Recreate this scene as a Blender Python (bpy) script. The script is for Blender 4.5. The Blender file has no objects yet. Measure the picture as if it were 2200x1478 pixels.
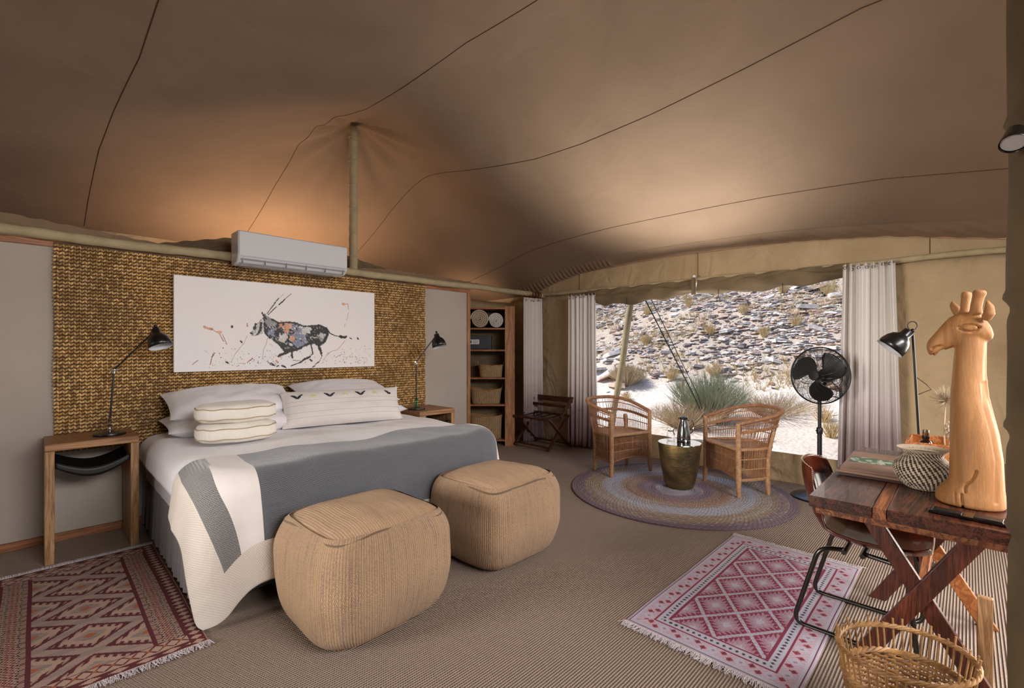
import bpy, math, random
import numpy as np
from mathutils import Vector, Matrix, noise
RND = random.Random(11)
PI = math.pi
SC = bpy.context.scene
EXPOSURE, SKY, SUN, FRONT, DECK, WIND, LEFT, BATH, BOUNCE = 0.0, 0.18, 4.9, 120, 78, 8, 27, 30, 640
COL = SC.collection

# ------------------------------------------------------------------ camera
cam = bpy.data.cameras.new('camera')
cam_o = bpy.data.objects.new('camera', cam); COL.objects.link(cam_o)
cam.sensor_width = 36.0; cam.lens = 16.364; cam.shift_y = 0.0041; cam.clip_start = 0.05; cam.clip_end = 300
cam_o.location = (0, 0, 1.35); cam_o.rotation_euler = (PI/2, 0, math.radians(44.42 - 90))
SC.camera = cam_o
# ------------------------------------------------------------------ view
SC.view_settings.view_transform = 'Standard'; SC.view_settings.look = 'None'
SC.view_settings.exposure = EXPOSURE; SC.view_settings.gamma = 1.0; SC.view_settings.use_curve_mapping = False
# ------------------------------------------------------------------ sky and sun
w = bpy.data.worlds.new('sky'); SC.world = w; w.use_nodes = True
nt = w.node_tree; sky = nt.nodes.new('ShaderNodeTexSky'); sky.sky_type = 'NISHITA'; sky.sun_disc = False
sky.sun_elevation = math.radians(52); sky.sun_rotation = math.radians(-30); sky.altitude = 900; sky.dust_density = 1.5
nt.links.new(sky.outputs[0], nt.nodes['Background'].inputs[0]); nt.nodes['Background'].inputs[1].default_value = SKY
def light(name, kind, loc, energy, color=(1, 1, 1), size=(1, 1), direction=None, **kw):
    l = bpy.data.lights.new(name, kind); l.energy = energy; l.color = color
    if kind == 'AREA': l.shape = 'RECTANGLE'; l.size, l.size_y = size
    for k, v in kw.items(): setattr(l, k, v)
    o = bpy.data.objects.new(name, l); COL.objects.link(o); o.location = loc
    if direction: o.rotation_euler = Vector(direction).to_track_quat('-Z', 'Y').to_euler()
    return o
light('sun', 'SUN', (0, 0, 10), SUN, (1.0, .97, .93), direction=(.38, -.52, -.78), angle=math.radians(.6))
# added overhead fill behind the camera, then daylight through the deck door on the right
light('overhead_fill', 'AREA', (1.6, -2.3, 2.55), FRONT, (1.0, .965, .95), (3.2, .8), (.05, 1, -.62), spread=math.radians(118))
light('deck_daylight', 'AREA', (5.15, -2.0, 1.15), DECK, (1.0, .93, .84), (1.9, 1.8), (-1, .45, -.35), spread=math.radians(110))
light('window_daylight', 'AREA', (5.36, 2.2, 1.2), WIND, (1.0, .95, .90), (2.4, 1.4), (-1, 0, .05), spread=math.radians(140))
light('left_fill', 'AREA', (-3.25, 3.0, 1.45), LEFT, (1.0, .95, .88), (1.4, 1.2), (8.5, -2.1, -.75), spread=math.radians(46))  # added fill from the left, brightening the window wall and the giraffe
# added spot inside the sill, standing in for sand bounce on the canvas
light('bounce_fill', 'SPOT', (5.12, 2.25, .40), BOUNCE, (1.0, .95, .88), direction=(-1.15, -.30, 2.5), spot_size=math.radians(66), spot_blend=1.0, shadow_soft_size=.5)
# lamps in the bathroom behind the headboard wall, throwing warm light up on the canvas
light('bathroom_uplight', 'AREA', (2.0, 5.75, 1.6), BATH, (1.0, .68, .45), (1.1, .5), (0, .05, 1), spread=math.radians(150))
light('bathroom_lamp', 'POINT', (4.6, 5.5, 1.9), BATH*.25, (1.0, .72, .5), shadow_soft_size=.15)

# ------------------------------------------------------------------ mesh builder
class MB:
    def __init__(s): s.v = []; s.f = []; s.uv = []; s.c = []; s.mi = []; s.M = None; s.cur = None; s.m = 0
    def add(s, vs, fs, uv=None, col=None, mi=None):
        o = len(s.v)
        if s.M is not None: vs = [tuple(s.M @ Vector(p)) for p in vs]
        s.v.extend(vs); s.f.extend([tuple(o+i for i in f) for f in fs])
        s.uv.extend(uv if uv is not None else [(0, 0)]*len(vs))
        c = col if col is not None else s.cur
        if isinstance(c, list): s.c.extend(c)
        else: s.c.extend([c]*len(fs))
        if isinstance(mi, list): s.mi.extend(mi)
        else: s.mi.extend([s.m if mi is None else mi]*len(fs))
        return s
    def box(s, c, d, rz=0, R=None, col=None):
        x, y, z = [q/2 for q in d]
        vs = [(-x,-y,-z),(x,-y,-z),(x,y,-z),(-x,y,-z),(-x,-y,z),(x,-y,z),(x,y,z),(-x,y,z)]
        m = R if R is not None else Matrix.Rotation(rz, 3, 'Z')
        vs = [tuple(m @ Vector(p) + Vector(c)) for p in vs]
        return s.add(vs, [(0,3,2,1),(4,5,6,7),(0,1,5,4),(1,2,6,5),(2,3,7,6),(3,0,4,7)], col=col)
    def bx(s, x0, x1, y0, y1, z0, z1, col=None):
        return s.box(((x0+x1)/2, (y0+y1)/2, (z0+z1)/2), (abs(x1-x0), abs(y1-y0), abs(z1-z0)), col=col)
    def bar(s, p0, p1, w, h, up=(0, 0, 1), col=None):
        a = Vector(p0); b = Vector(p1); d = (b-a); L = d.length; d.normalize(); u = Vector(up)
        sd = d.cross(u).normalized(); u = sd.cross(d).normalized()
        R = Matrix((d, sd, u)).transposed()
        return s.box((a+b)/2, (L, w, h), R=R, col=col)
    def tube(s, pts, r, n=8, closed=False, cap=True, col=None, uvs=False):
        P = [Vector(p) for p in pts]; N = len(P); rs = r if isinstance(r, (list, tuple)) else [r]*N
        vs = []; fs = []; nrm = None
        for i in range(N):
            a = P[i-1] if (i > 0 or closed) else P[i]; b = P[(i+1) % N] if (i < N-1 or closed) else P[i]
            t = (b-a)
            if t.length < 1e-9: t = Vector((0, 0, 1))
            t.normalize()
            if nrm is None:
                nrm = t.orthogonal().normalized()
            else:
                nrm = nrm - t*nrm.dot(t)
                nrm = nrm.normalized() if nrm.length > 1e-6 else t.orthogonal().normalized()
            bn = t.cross(nrm)
            for k in range(n):
                q = 2*PI*k/n; vs.append(tuple(P[i] + (nrm*math.cos(q)+bn*math.sin(q))*rs[i]))
        M_ = N if closed else N-1
        for i in range(M_):
            for k in range(n):
                a = i*n+k; b = i*n+(k+1) % n; c = ((i+1) % N)*n+(k+1) % n; d = ((i+1) % N)*n+k
                fs.append((a, b, c, d))
        if cap and not closed: fs.append(tuple(range(n-1, -1, -1))); fs.append(tuple((N-1)*n+k for k in range(n)))
        return s.add(vs, fs, col=col)
    def lathe(s, prof, n=32, c=(0, 0, 0), axis=None, caps=True, col=None):
        vs = []; fs = []; m = len(prof)
        R = Vector((0, 0, 1)).rotation_difference(Vector(axis)).to_matrix() if axis else Matrix.Identity(3)
        for i, (r, z) in enumerate(prof):
            for k in range(n):
                q = 2*PI*k/n; vs.append(tuple(R @ Vector((r*math.cos(q), r*math.sin(q), z)) + Vector(c)))
        for i in range(m-1):
            for k in range(n): fs.append((i*n+k, i*n+(k+1) % n, (i+1)*n+(k+1) % n, (i+1)*n+k))
        if caps:
            if prof[0][0] > 1e-5: fs.append(tuple(range(n-1, -1, -1)))
            if prof[-1][0] > 1e-5: fs.append(tuple((m-1)*n+k for k in range(n)))
        return s.add(vs, fs, uv=[(k/n, p[1]) for p in prof for k in range(n)], col=col)
    def grid(s, fn, nu, nv, cu=False, cv=False, uvfn=None, colfn=None, mifn=None):
        vs = []; uv = []; fs = []; cs = []; ms = []
        for i in range(nu+(0 if cu else 1)):
            for j in range(nv+(0 if cv else 1)):
                a, b = i/nu, j/nv; vs.append(tuple(fn(a, b))); uv.append(uvfn(a, b) if uvfn else (a, b))
        W = nv+(0 if cv else 1); H = nu+(0 if cu else 1)
        for i in range(nu):
            for j in range(nv):
                fs.append((i*W+j, ((i+1) % H)*W+j, ((i+1) % H)*W+(j+1) % W, i*W+(j+1) % W))
                if colfn: cs.append(colfn((i+.5)/nu, (j+.5)/nv))
                if mifn: ms.append(mifn((i+.5)/nu, (j+.5)/nv))
        return s.add(vs, fs, uv=uv, col=cs if colfn else None, mi=ms if mifn else None)
    def prism(s, poly, z0, z1, col=None):
        n = len(poly); vs = [(x, y, z0) for x, y in poly]+[(x, y, z1) for x, y in poly]
        fs = [tuple(range(n-1, -1, -1)), tuple(range(n, 2*n))]+[(i, (i+1) % n, n+(i+1) % n, n+i) for i in range(n)]
        return s.add(vs, fs, col=col)
    def ball(s, c, r, n=16, m=10, sc=(1, 1, 1), col=None):
        prof = [(max(1e-6, math.sin(PI*i/m)), -math.cos(PI*i/m)) for i in range(m+1)]
        vs = []; fs = []
        for (a, z) in prof:
            for k in range(n): vs.append((c[0]+r*sc[0]*a*math.cos(2*PI*k/n), c[1]+r*sc[1]*a*math.sin(2*PI*k/n), c[2]+r*sc[2]*z))
        for i in range(m):
            for k in range(n): fs.append((i*n+k, i*n+(k+1) % n, (i+1)*n+(k+1) % n, (i+1)*n+k))
        return s.add(vs, fs, col=col)

def obj(name, mb, mats, parent=None, label=None, smooth=True, bevel=0, solid=0, stuff=False, subsurf=0, sharp=38, loc=None, off=0):
    me = bpy.data.meshes.new(name); me.from_pydata(mb.v, [], mb.f)
    if not isinstance(mats, (list, tuple)): mats = [mats]
    for m in mats: me.materials.append(m)
    if len(mats) > 1: me.polygons.foreach_set('material_index', mb.mi)
    if any(u != (0, 0) for u in mb.uv[:400]) or any(u != (0, 0) for u in mb.uv[-400:]):
        ul = me.uv_layers.new(name='UVMap'); li = np.empty(len(me.loops), np.int32); me.loops.foreach_get('vertex_index', li)
        ul.data.foreach_set('uv', np.array(mb.uv, np.float32)[li].ravel())
    if mb.c and mb.c[0] is not None:
        at = me.attributes.new('Col', 'FLOAT_COLOR', 'FACE')
        at.data.foreach_set('color', np.array([(c[0], c[1], c[2], 1) if c else (.5, .5, .5, 1) for c in mb.c], np.float32).ravel())
    if smooth:
        me.polygons.foreach_set('use_smooth', [True]*len(me.polygons))
        if sharp: me.set_sharp_from_angle(angle=math.radians(sharp))
    me.update()
    o = bpy.data.objects.new(name, me); COL.objects.link(o)
    if parent is not None: o.parent = parent
    if loc: o.location = loc
    if label: o['label'] = label
    if stuff: o['kind'] = 'stuff'
    if solid: md = o.modifiers.new('solid', 'SOLIDIFY'); md.thickness = solid; md.offset = off
    if bevel: md = o.modifiers.new('bevel', 'BEVEL'); md.width = bevel; md.segments = 2; md.limit_method = 'ANGLE'; md.angle_limit = math.radians(40)
    if subsurf: md = o.modifiers.new('sub', 'SUBSURF'); md.levels = subsurf; md.render_levels = subsurf
    return o
def thing(name, label, cat, loc=(0, 0, 0), rz=0, group=None):
    o = bpy.data.objects.new(name, None); COL.objects.link(o); o.empty_display_size = .1
    o.location = loc; o.rotation_euler = (0, 0, rz); o['label'] = label; o['category'] = cat
    if group: o['group'] = group
    return o
def tag(o, label, cat, group=None):
    o['label'] = label; o['category'] = cat
    if group: o['group'] = group
    return o
def struct(name, label=None, loc=(0, 0, 0)):
    o = bpy.data.objects.new(name, None); COL.objects.link(o); o['kind'] = 'structure'; o.location = loc
    if label: o['label'] = label
    return o
def sstruct(o, label=None):
    o['kind'] = 'structure'
    if label: o['label'] = label
    return o
def copy_tree(o, parent=None):
    c = o.copy(); COL.objects.link(c); c.parent = parent
    for ch in [x for x in o.children]: copy_tree(ch, c)
    return c

# ------------------------------------------------------------------ materials
def lin(h):
    if isinstance(h, str): h = tuple(int(h[i:i+2], 16)/255 for i in (0, 2, 4))
    return tuple(c/12.92 if c <= .04045 else ((c+.055)/1.055)**2.4 for c in h)
class G:
    """small wrapper round a material node tree"""
    def __init__(s, name):
        s.m = bpy.data.materials.new(name); s.m.use_nodes = True; s.t = s.m.node_tree
        s.b = s.t.nodes['Principled BSDF']; s.L = s.t.links
    def put(s, sock, v):
        if v is None: return
        if isinstance(v, bpy.types.NodeSocket): s.L.new(v, sock)
        elif isinstance(v, (tuple, list)) and len(v) == 3 and sock.type == 'RGBA': sock.default_value = (*v, 1)
        else: sock.default_value = v
    def n(s, kind, **kw):
        q = s.t.nodes.new(kind)
        for k, v in kw.items(): setattr(q, k, v)
        return q
    def ma(s, op, a, b=None, c=None):
        q = s.n('ShaderNodeMath', operation=op); s.put(q.inputs[0], a); s.put(q.inputs[1], b); s.put(q.inputs[2], c); return q.outputs[0]
    def mix(s, f, a, b, blend='MIX'):
        q = s.n('ShaderNodeMix', data_type='RGBA', blend_type=blend); s.put(q.inputs[0], f); s.put(q.inputs[6], a); s.put(q.inputs[7], b); return q.outputs[2]
    def co(s, which='Object', scale=(1, 1, 1), rot=(0, 0, 0)):
        q = s.n('ShaderNodeTexCoord'); m = s.n('ShaderNodeMapping'); s.L.new(q.outputs[which], m.inputs[0])
        m.inputs['Scale'].default_value = scale; m.inputs['Rotation'].default_value = rot; return m.outputs[0]
    def noise(s, vec, scale, detail=4, rough=.55, dist=0):
        q = s.n('ShaderNodeTexNoise'); s.put(q.inputs['Vector'], vec); q.inputs['Scale'].default_value = scale
        q.inputs['Detail'].default_value = detail; q.inputs['Roughness'].default_value = rough; q.inputs['Distortion'].default_value = dist; return q.outputs[0]
    def ramp(s, f, stops):
        q = s.n('ShaderNodeValToRGB'); s.put(q.inputs[0], f); e = q.color_ramp.elements
        while len(e) < len(stops): e.new(.5)
        for k, (p, c) in enumerate(stops): e[k].position = p; e[k].color = (*c, 1) if len(c) == 3 else c
        return q.outputs[0]
    def rng(s, f, a, b, c=0, d=1):
        q = s.n('ShaderNodeMapRange'); s.put(q.inputs[0], f); q.inputs[1].default_value = a; q.inputs[2].default_value = b
        q.inputs[3].default_value = c; q.inputs[4].default_value = d; return q.outputs[0]
    def bump(s, h, strength=.3, dist=.01, prev=None):
        q = s.n('ShaderNodeBump'); s.put(q.inputs['Height'], h); q.inputs['Strength'].default_value = strength
        q.inputs['Distance'].default_value = dist
        if prev is not None: s.put(q.inputs['Normal'], prev)
        return q.outputs[0]
    def xyz(s, vec):
        q = s.n('ShaderNodeSeparateXYZ'); s.L.new(vec, q.inputs[0]); return q.outputs
    def out(s, col=None, rough=.7, metal=0, normal=None, sheen=0, coat=0, spec=None, alpha=None, trans=None, emit=None, es=0, ior=None):
        b = s.b.inputs
        s.put(b['Base Color'], col); s.put(b['Roughness'], rough); s.put(b['Metallic'], metal)
        if normal is not None: s.put(b['Normal'], normal)
        b['Sheen Weight'].default_value = sheen; b['Coat Weight'].default_value = coat
        if spec is not None: b['Specular IOR Level'].default_value = spec
        if trans is not None: b['Transmission Weight'].default_value = trans
        if ior: b['IOR'].default_value = ior
        if emit is not None: s.put(b['Emission Color'], emit); b['Emission Strength'].default_value = es
        return s.m
def plain(name, c, rough=.6, metal=0, var=.12, scale=6, bump=0, bscale=60, c2=None, coat=0, sheen=0, spec=None, stretch=(1, 1, 1)):
    g = G(name); c = lin(c); d = lin(c2) if c2 else tuple(x*(1-var*2) for x in c)
    v = g.co('Object', stretch); f = g.noise(v, scale, 5)
    nm = g.bump(g.noise(v, bscale, 3), bump, .004) if bump else None
    return g.out(g.mix(g.rng(f, .3, .7), c, d), rough, metal, nm, coat=coat, sheen=sheen, spec=spec)
def wood(name, c1, c2, c3=None, axis=0, scale=3.0, rough=.45, bump=.15, coat=0, ring=12):
    g = G(name); st = [14, 14, 14]; st[axis] = 1.0
    v = g.co('Object', tuple(q*scale/6 for q in st)); n1 = g.noise(v, 2.2, 6, .6, .6)
    w = g.ma('FRACT', g.ma('MULTIPLY', n1, ring*.5)); w = g.ma('ABSOLUTE', g.ma('SUBTRACT', w, .5))
    fine = g.noise(g.co('Object', tuple(q*scale for q in st)), 6, 3)
    f = g.ma('ADD', g.ma('MULTIPLY', w, 1.1), g.ma('MULTIPLY', g.ma('SUBTRACT', fine, .5), .8))
    base = g.ramp(f, [(.05, lin(c1)), (.45, lin(c2)), (.8, lin(c3 or c2))])
    blot = g.noise(g.co('Object'), 3.0, 3); base = g.mix(g.rng(blot, .35, .75, 0, .45), base, lin(c1))
    return g.out(base, g.rng(fine, .3, .7, rough-.08, rough+.1), 0, g.bump(f, bump, .002), coat=coat)
def attr(name, rough=.9, bscale=0, bump=.3, sheen=.2, var=.25, nscale=60, grainbump=None):
    g = G(name); a = g.n('ShaderNodeAttribute', attribute_name='Col'); v = g.co('Object')
    nz = g.noise(v, nscale, 3); col = g.mix(g.rng(nz, .3, .7, 0, var), a.outputs[0], (.02, .015, .012))
    nm = g.bump(g.noise(v, bscale, 2), bump, .003) if bscale else None
    return g.out(col, rough, 0, nm, sheen=sheen)
def cloth(name, c1, c2, freq=900, rough=.9, wr=.0, bump=.25, sheen=.25, coord='UV', wscale=5, big=.12):
    """plain weave cloth: fine over-under threads with creases"""
    g = G(name); v = g.co(coord); x = g.xyz(v)
    a = g.ma('SINE', g.ma('MULTIPLY', x[0], freq)); b = g.ma('SINE', g.ma('MULTIPLY', x[1], freq)); h = g.ma('MULTIPLY', a, b)
    f = g.rng(h, -1, 1); big_n = g.noise(g.co('Object'), 7, 5)
    col = g.mix(f, lin(c1), lin(c2)); col = g.mix(g.rng(big_n, .3, .75, 0, big), col, tuple(q*.5 for q in lin(c1)))
    nm = g.bump(h, bump, .001)
    if wr: nm = g.bump(g.noise(g.co('Object'), wscale, 4, .55, .8), wr, .03, nm)
    return g.out(col, rough, 0, nm, sheen=sheen)
def braid(name, cols, rows, freq, slant=1.0, bump=1.0, dist=.006, coord='UV', nst=(40, 1, 1), rough=.9):
    """braided fibre: rows (v) of slanted strands; cols are ramp colours streaked along the strands"""
    g = G(name); x = g.xyz(g.co(coord))
    rv = g.ma('MULTIPLY', x[1], rows); fr = g.ma('FRACT', rv); tri = g.ma('ABSOLUTE', g.ma('SUBTRACT', fr, .5))
    ph = g.ma('ADD', g.ma('MULTIPLY', x[0], freq), g.ma('MULTIPLY', tri, slant*2*PI))
    ph = g.ma('ADD', ph, g.ma('MULTIPLY', g.ma('FLOOR', rv), 1.9))
    s_ = g.ma('ABSOLUTE', g.ma('SINE', ph)); rowh = g.ma('SINE', g.ma('MULTIPLY', fr, PI))
    h = g.ma('MULTIPLY', g.ma('POWER', s_, .6), g.ma('POWER', rowh, .5))
    q = g.n('ShaderNodeMapping'); g.L.new(g.co(coord), q.inputs[0]); q.inputs['Scale'].default_value = nst
    nz = g.noise(q.outputs[0], 1.0, 4, .7); fine = g.noise(g.co('Object'), 160, 2)
    f = g.ma('ADD', g.ma('MULTIPLY', nz, .62), g.ma('MULTIPLY', fine, .38))
    base = g.ramp(f, [(.3+.4*i/(len(cols)-1), lin(c)) for i, c in enumerate(cols)])
    base = g.mix(g.rng(h, 0, .6, .85, 0), base, tuple(c*.22 for c in lin(cols[0])))
    return g.out(base, rough, 0, g.bump(h, bump, dist), sheen=.1)
# ------------------------------------------------------------------ material library
M = {}
g = G('tent_canvas'); v = g.co('Object'); x = g.xyz(v)
wv = g.ma('MULTIPLY', g.ma('SINE', g.ma('MULTIPLY', x[0], 1400)), g.ma('SINE', g.ma('MULTIPLY', x[1], 1400)))
cl = g.mix(g.rng(g.noise(v, 1.6, 5), .3, .7), lin('8c735b'), lin('806850')); cl = g.mix(g.rng(g.noise(v, 14, 4), .4, .8, 0, .15), cl, lin('8a6f54'))
M['roof'] = g.out(cl, .85, 0, g.bump(g.noise(v, 2.2, 3, .5, 1.0), .25, .05), sheen=.1)
g = G('wall_canvas'); v = g.co('Object')
cl = g.mix(g.rng(g.noise(v, 2.5, 5), .3, .7), lin('b8a07c'), lin('a68e6c'))
wr = g.noise(g.co('Object', (1, 1.1, .8), (.6, 0, 0)), 2.6, 3, .5, 1.6)
M['canvas'] = g.out(cl, .85, 0, g.bump(wr, .65, .08), sheen=.1)
M['canvas_dark'] = plain('rolled_canvas', '7d6a4e', .85, var=.2, scale=4, bump=.4, bscale=14)
M['seam'] = plain('seam_thread', '4a3422', .9)
M['piping'] = plain('pale_piping', 'c89a78', .8)
M['sleeve'] = plain('canvas_sleeve', 'b3a380', .8, var=.12, scale=10, bump=.35, bscale=18)
g = G('sisal_floor'); v = g.co('Object'); x = g.xyz(v)
rib = g.ma('SINE', g.ma('MULTIPLY', x[1], 2*PI/.0125)); kn = g.ma('SINE', g.ma('ADD', g.ma('MULTIPLY', x[0], 2*PI/.011), g.ma('MULTIPLY', g.ma('FLOOR', g.ma('MULTIPLY', x[1], 80)), 2.1)))
h = g.ma('ADD', rib, g.ma('MULTIPLY', kn, .35)); nz = g.noise(v, 260, 2); nb = g.noise(v, 1.3, 4)
cl = g.mix(g.rng(h, -1.1, .6), lin('67544a'), lin('bba392')); cl = g.mix(g.rng(nz, .35, .65, 0, .35), cl, lin('8c7966')); cl = g.mix(g.rng(nb, .35, .7, 0, .3), cl, lin('958472'))
M['floor'] = g.out(cl, .95, 0, g.bump(h, .9, .004))
M['panel'] = plain('painted_board', 'b3a79c', .8, var=.06, scale=1.5, c2='a99d92')
M['pine'] = wood('orange_pine', '855636', 'b07c52', 'c08d62', axis=2, rough=.5)
M['pine_x'] = wood('orange_pine_rail', '80502f', 'ab7048', 'bd8458', axis=0, rough=.5)
M['pale'] = wood('pale_pine', '8a6440', 'b58c60', 'c9a478', axis=2, rough=.55)
M['pale_x'] = wood('pale_pine_top', '7d5636', 'ad8055', 'c49a6c', axis=0, rough=.5)
M['rose'] = wood('dark_rosewood', '2a130c', '55291a', '6f3a24', axis=0, rough=.33, coat=.25)
M['rose_z'] = wood('rosewood_leg', '35160c', '5c2716', '783a20', axis=2, rough=.4, coat=.15)
M['rose_e'] = wood('rosewood_edge', '5a2c18', '9a5c32', 'b97a45', axis=0, rough=.45)
M['honey'] = wood('honey_wood', '8a4c24', 'b8743c', 'cf9052', axis=0, rough=.4)
M['carved'] = wood('carved_wood', '9c6a3c', 'ae7c4a', 'b88852', axis=2, rough=.62, bump=.4, ring=6, scale=4.5)
M['white'] = cloth('white_linen', 'e8e5ea', 'f0eef2', 1500, wr=.35, wscale=4, bump=.05, coord='Object')
M['duvet'] = cloth('white_duvet', 'e4e0e5', 'eeebef', 1500, wr=.55, wscale=3.2, bump=.05, coord='Object')
M['cream'] = cloth('cream_cotton', 'e2dacd', 'eee8dd', 1500, wr=.4, wscale=14, bump=.1, coord='Object')
M['cream_dk'] = plain('cream_piping', 'b7a284', .9)
M['bolster'] = cloth('slub_cotton', 'd6cfcb', 'e6e0dc', 700, wr=.25, wscale=6, bump=.25, coord='Object')
M['skirt'] = cloth('grey_bed_skirt', '7d7878', '8a8484', 1500, bump=.1, coord='Object')
M['navy'] = plain('navy_base_cloth', '3a4450', .7)
M['black'] = plain('black_plastic', '0c0c0d', .4, var=.05)
M['blackmetal'] = plain('black_paint', '101011', .32, var=.05, coat=.2)
M['chrome'] = plain('brushed_nickel', 'b9b5ad', .22, metal=1, var=.05)
M['steel'] = plain('polished_steel', '8d8f90', .14, metal=1, var=.05)
M['tubesteel'] = plain('dark_tube_steel', '565452', .28, metal=1, var=.1)
M['gloss'] = plain('glossy_white_plastic', 'd4d6da', .08, var=.01, coat=.6)
M['grille'] = plain('grey_plastic', '9a9da2', .35, var=.05)
M['leather'] = plain('tan_leather', '5e2510', .3, var=.3, scale=9, bump=.08, bscale=90, c2='381206', coat=.3)
M['leather_bk'] = plain('dark_leather', '38160e', .4, var=.2, scale=9, bump=.1, bscale=120)
M['stitch'] = plain('cream_stitching', 'cdb79a', .8)
M['sling'] = plain('black_leather_sling', '100e0e', .5, bump=.1, bscale=120)
M['cane'] = plain('red_brown_cane', 'a87852', .55, var=.25, scale=30, c2='80563a')
M['cane_lt'] = plain('pale_cane_wrap', 'b88e68', .5, var=.2, scale=40, c2='946c4a')
M['glass'] = None
g = G('clear_glass'); M['glass'] = g.out((1, 1, 1), .02, trans=1.0, ior=1.45)
g = G('green_glass'); M['green'] = g.out((.05, .5, .3), .05, trans=.9, ior=1.45)
g = G('hammered_brass'); v = g.co('Object'); f = g.noise(v, 3.5, 5, .6, .5); sc = g.noise(g.co('Object', (1, 1, 9)), 16, 4, .7)
cl = g.ramp(g.ma('ADD', g.ma('MULTIPLY', f, .7), g.ma('MULTIPLY', sc, .3)), [(.38, lin('57503f')), (.52, lin('8a7750')), (.68, lin('c9a766'))])
M['brass'] = g.out(cl, g.rng(sc, .3, .7, .32, .52), .85, g.bump(g.noise(v, 22, 3), .25, .004))
M['canvas_art'] = plain('primed_canvas', 'f4ece8', .7, var=.03, scale=2, c2='ecebee')
M['paint'] = attr('acrylic_paint', .5, 0, 0, 0, .0)
M['kilim'] = attr('kilim_wool', .95, 420, .6, 0, .22, 300)
M['braidrug'] = attr('braided_cotton', .95, 300, .7, 0, .22, 140)
M['fringe'] = plain('cotton_fringe', 'd3c9cc', .95, var=.1)
M['mat'] = attr('knotted_sea_grass', .8, 0, 0, .1, .3, 45)
M['mat_back'] = plain('sea_grass_shadow', '4a3013', .95)
M['jute'] = braid('jute_braid', ['86684e', 'ae8a68', 'c6a27c', '967a6c', 'cca46c'], 78, 400, 1.0, .9, .005, nst=(3.0, 60, 1))
M['jute_top'] = braid('jute_braid_top', ['987656', 'b4906c', 'c4a07c', 'a6866e'], 78, 400, 1.0, .7, .004, nst=(3.0, 60, 1))
M['basketry'] = braid('water_hyacinth', ['7d5c3d', 'a98760', 'b79a72', '8f7048'], 42, 200, .8, 1.0, .005, nst=(12, 30, 1))
M['wicker'] = plain('pale_wicker', 'b58a58', .6, var=.3, scale=25, c2='7d5630')
M['pot'] = attr('coiled_telephone_grass', .85, 0, 0, .1, .15, 90)
g = G('dip_dyed_linen'); v = g.co('Object'); x = g.xyz(v)
zz = g.ma('ADD', x[2], g.ma('MULTIPLY', g.noise(v, 5, 3), .25))
cl = g.ramp(g.rng(zz, .3, 1.45), [(0, lin('786264')), (.35, lin('a29190')), (.6, lin('cfc4c2')), (1, lin('e0dad4'))])
M['curtain'] = g.out(cl, .9, 0, g.bump(g.noise(g.co('Object', (30, 30, 1)), 8, 3), .15, .004), sheen=.2)
g = G('plain_linen'); cl2 = g.mix(g.rng(g.noise(g.co('Object'), 6, 4), .3, .7), lin('d8d0c8'), lin('c6bcb6')); M['curtain_w'] = g.out(cl2, .9, sheen=.2)
# throw: fine black and white diamond twill
def twill(name, a_, b_, th):
    g = G(name); x = g.xyz(g.co('UV'))
    tri = g.ma('ABSOLUTE', g.ma('SUBTRACT', g.ma('FRACT', g.ma('MULTIPLY', x[0], 55)), .5))
    ph = g.ma('SINE', g.ma('ADD', g.ma('MULTIPLY', x[1], 2*PI*125), g.ma('MULTIPLY', tri, 4*PI)))
    cl = g.mix(g.rng(ph, th-.5, th+.5), lin(a_), lin(b_)); nz = g.noise(g.co('UV', (1, 60, 1)), 6, 3)
    cl = g.mix(g.rng(nz, .3, .7, 0, .3), cl, lin(a_))
    return g.out(cl, .95, 0, g.bump(ph, .3, .002), sheen=.3)
M['twill'] = twill('grey_twill', '2c2e33', '7e8087', .05)
M['twill_dk'] = twill('dark_herringbone', '26262a', 'b0aca8', .15)
M['throw_w'] = cloth('ivory_throw', 'd2c8c4', 'e0d8d4', 800, bump=.3)
M['throw_linen'] = cloth('linen_border', 'bcaea2', 'd8cdc4', 420, bump=.6, wr=.25, wscale=9)
g = G('desert_sand'); v = g.co('Object'); f1 = g.noise(v, .7, 6); f2 = g.noise(v, 18, 4)
cl = g.mix(g.rng(f1, .35, .65), lin('e6dcd2'), lin('d0c1b2')); cl = g.mix(g.rng(f2, .5, .75, 0, .6), cl, lin('8f7a68')); cl = g.mix(g.rng(g.ma('ADD', g.xyz(v)[0], g.ma('MULTIPLY', f1, 4)), 12.2, 13.6, 0, .7), cl, g.mix(g.rng(g.noise(v, 3, 5), .35, .65), lin('b8a592'), lin('988776')))
M['sand'] = g.out(cl, .95, 0, g.bump(f2, .6, .05))
for k, c, d in (('slate_pale', 'ddd8d4', 'bdb4ae'), ('slate_pink', 'cdb3a2', 'a88d7e'), ('slate_dark', '857b7c', '655c5e'), ('slate_grey', 'b5b0ae', '908886')):
    M[k] = plain(k, c, .85, var=.2, scale=5, c2=d, bump=.5, bscale=20)
M['twig_green'] = plain('broom_green', 'aeb095', .8, var=.3, scale=3, c2='8d9478')
M['twig_dry'] = plain('dry_twig', 'cdb99c', .9, var=.3, scale=3, c2='a58f74')
M['straw'] = plain('yellow_straw', 'd8c294', .9, var=.2, scale=3, c2='bfa678')
M['cork'] = plain('amber_glass', '2c1408', .12, var=.05, coat=.5)
M['screen'] = plain('black_glass', '0b0b0d', .1, coat=.5)
M['wire'] = plain('black_cord', '101010', .5)
M['redleather'] = plain('red_brown_rings', '6a2c1c', .5)
M['paper'] = plain('printed_card', '8c6c58', .45, var=.1, scale=8, c2='7a5c4b')
M['print'] = attr('printed_cover', .4, 0, 0, 0, .05)
M['towel_w'] = plain('white_towelling', 'd8d4cf', .95, bump=.9, bscale=130)
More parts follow.
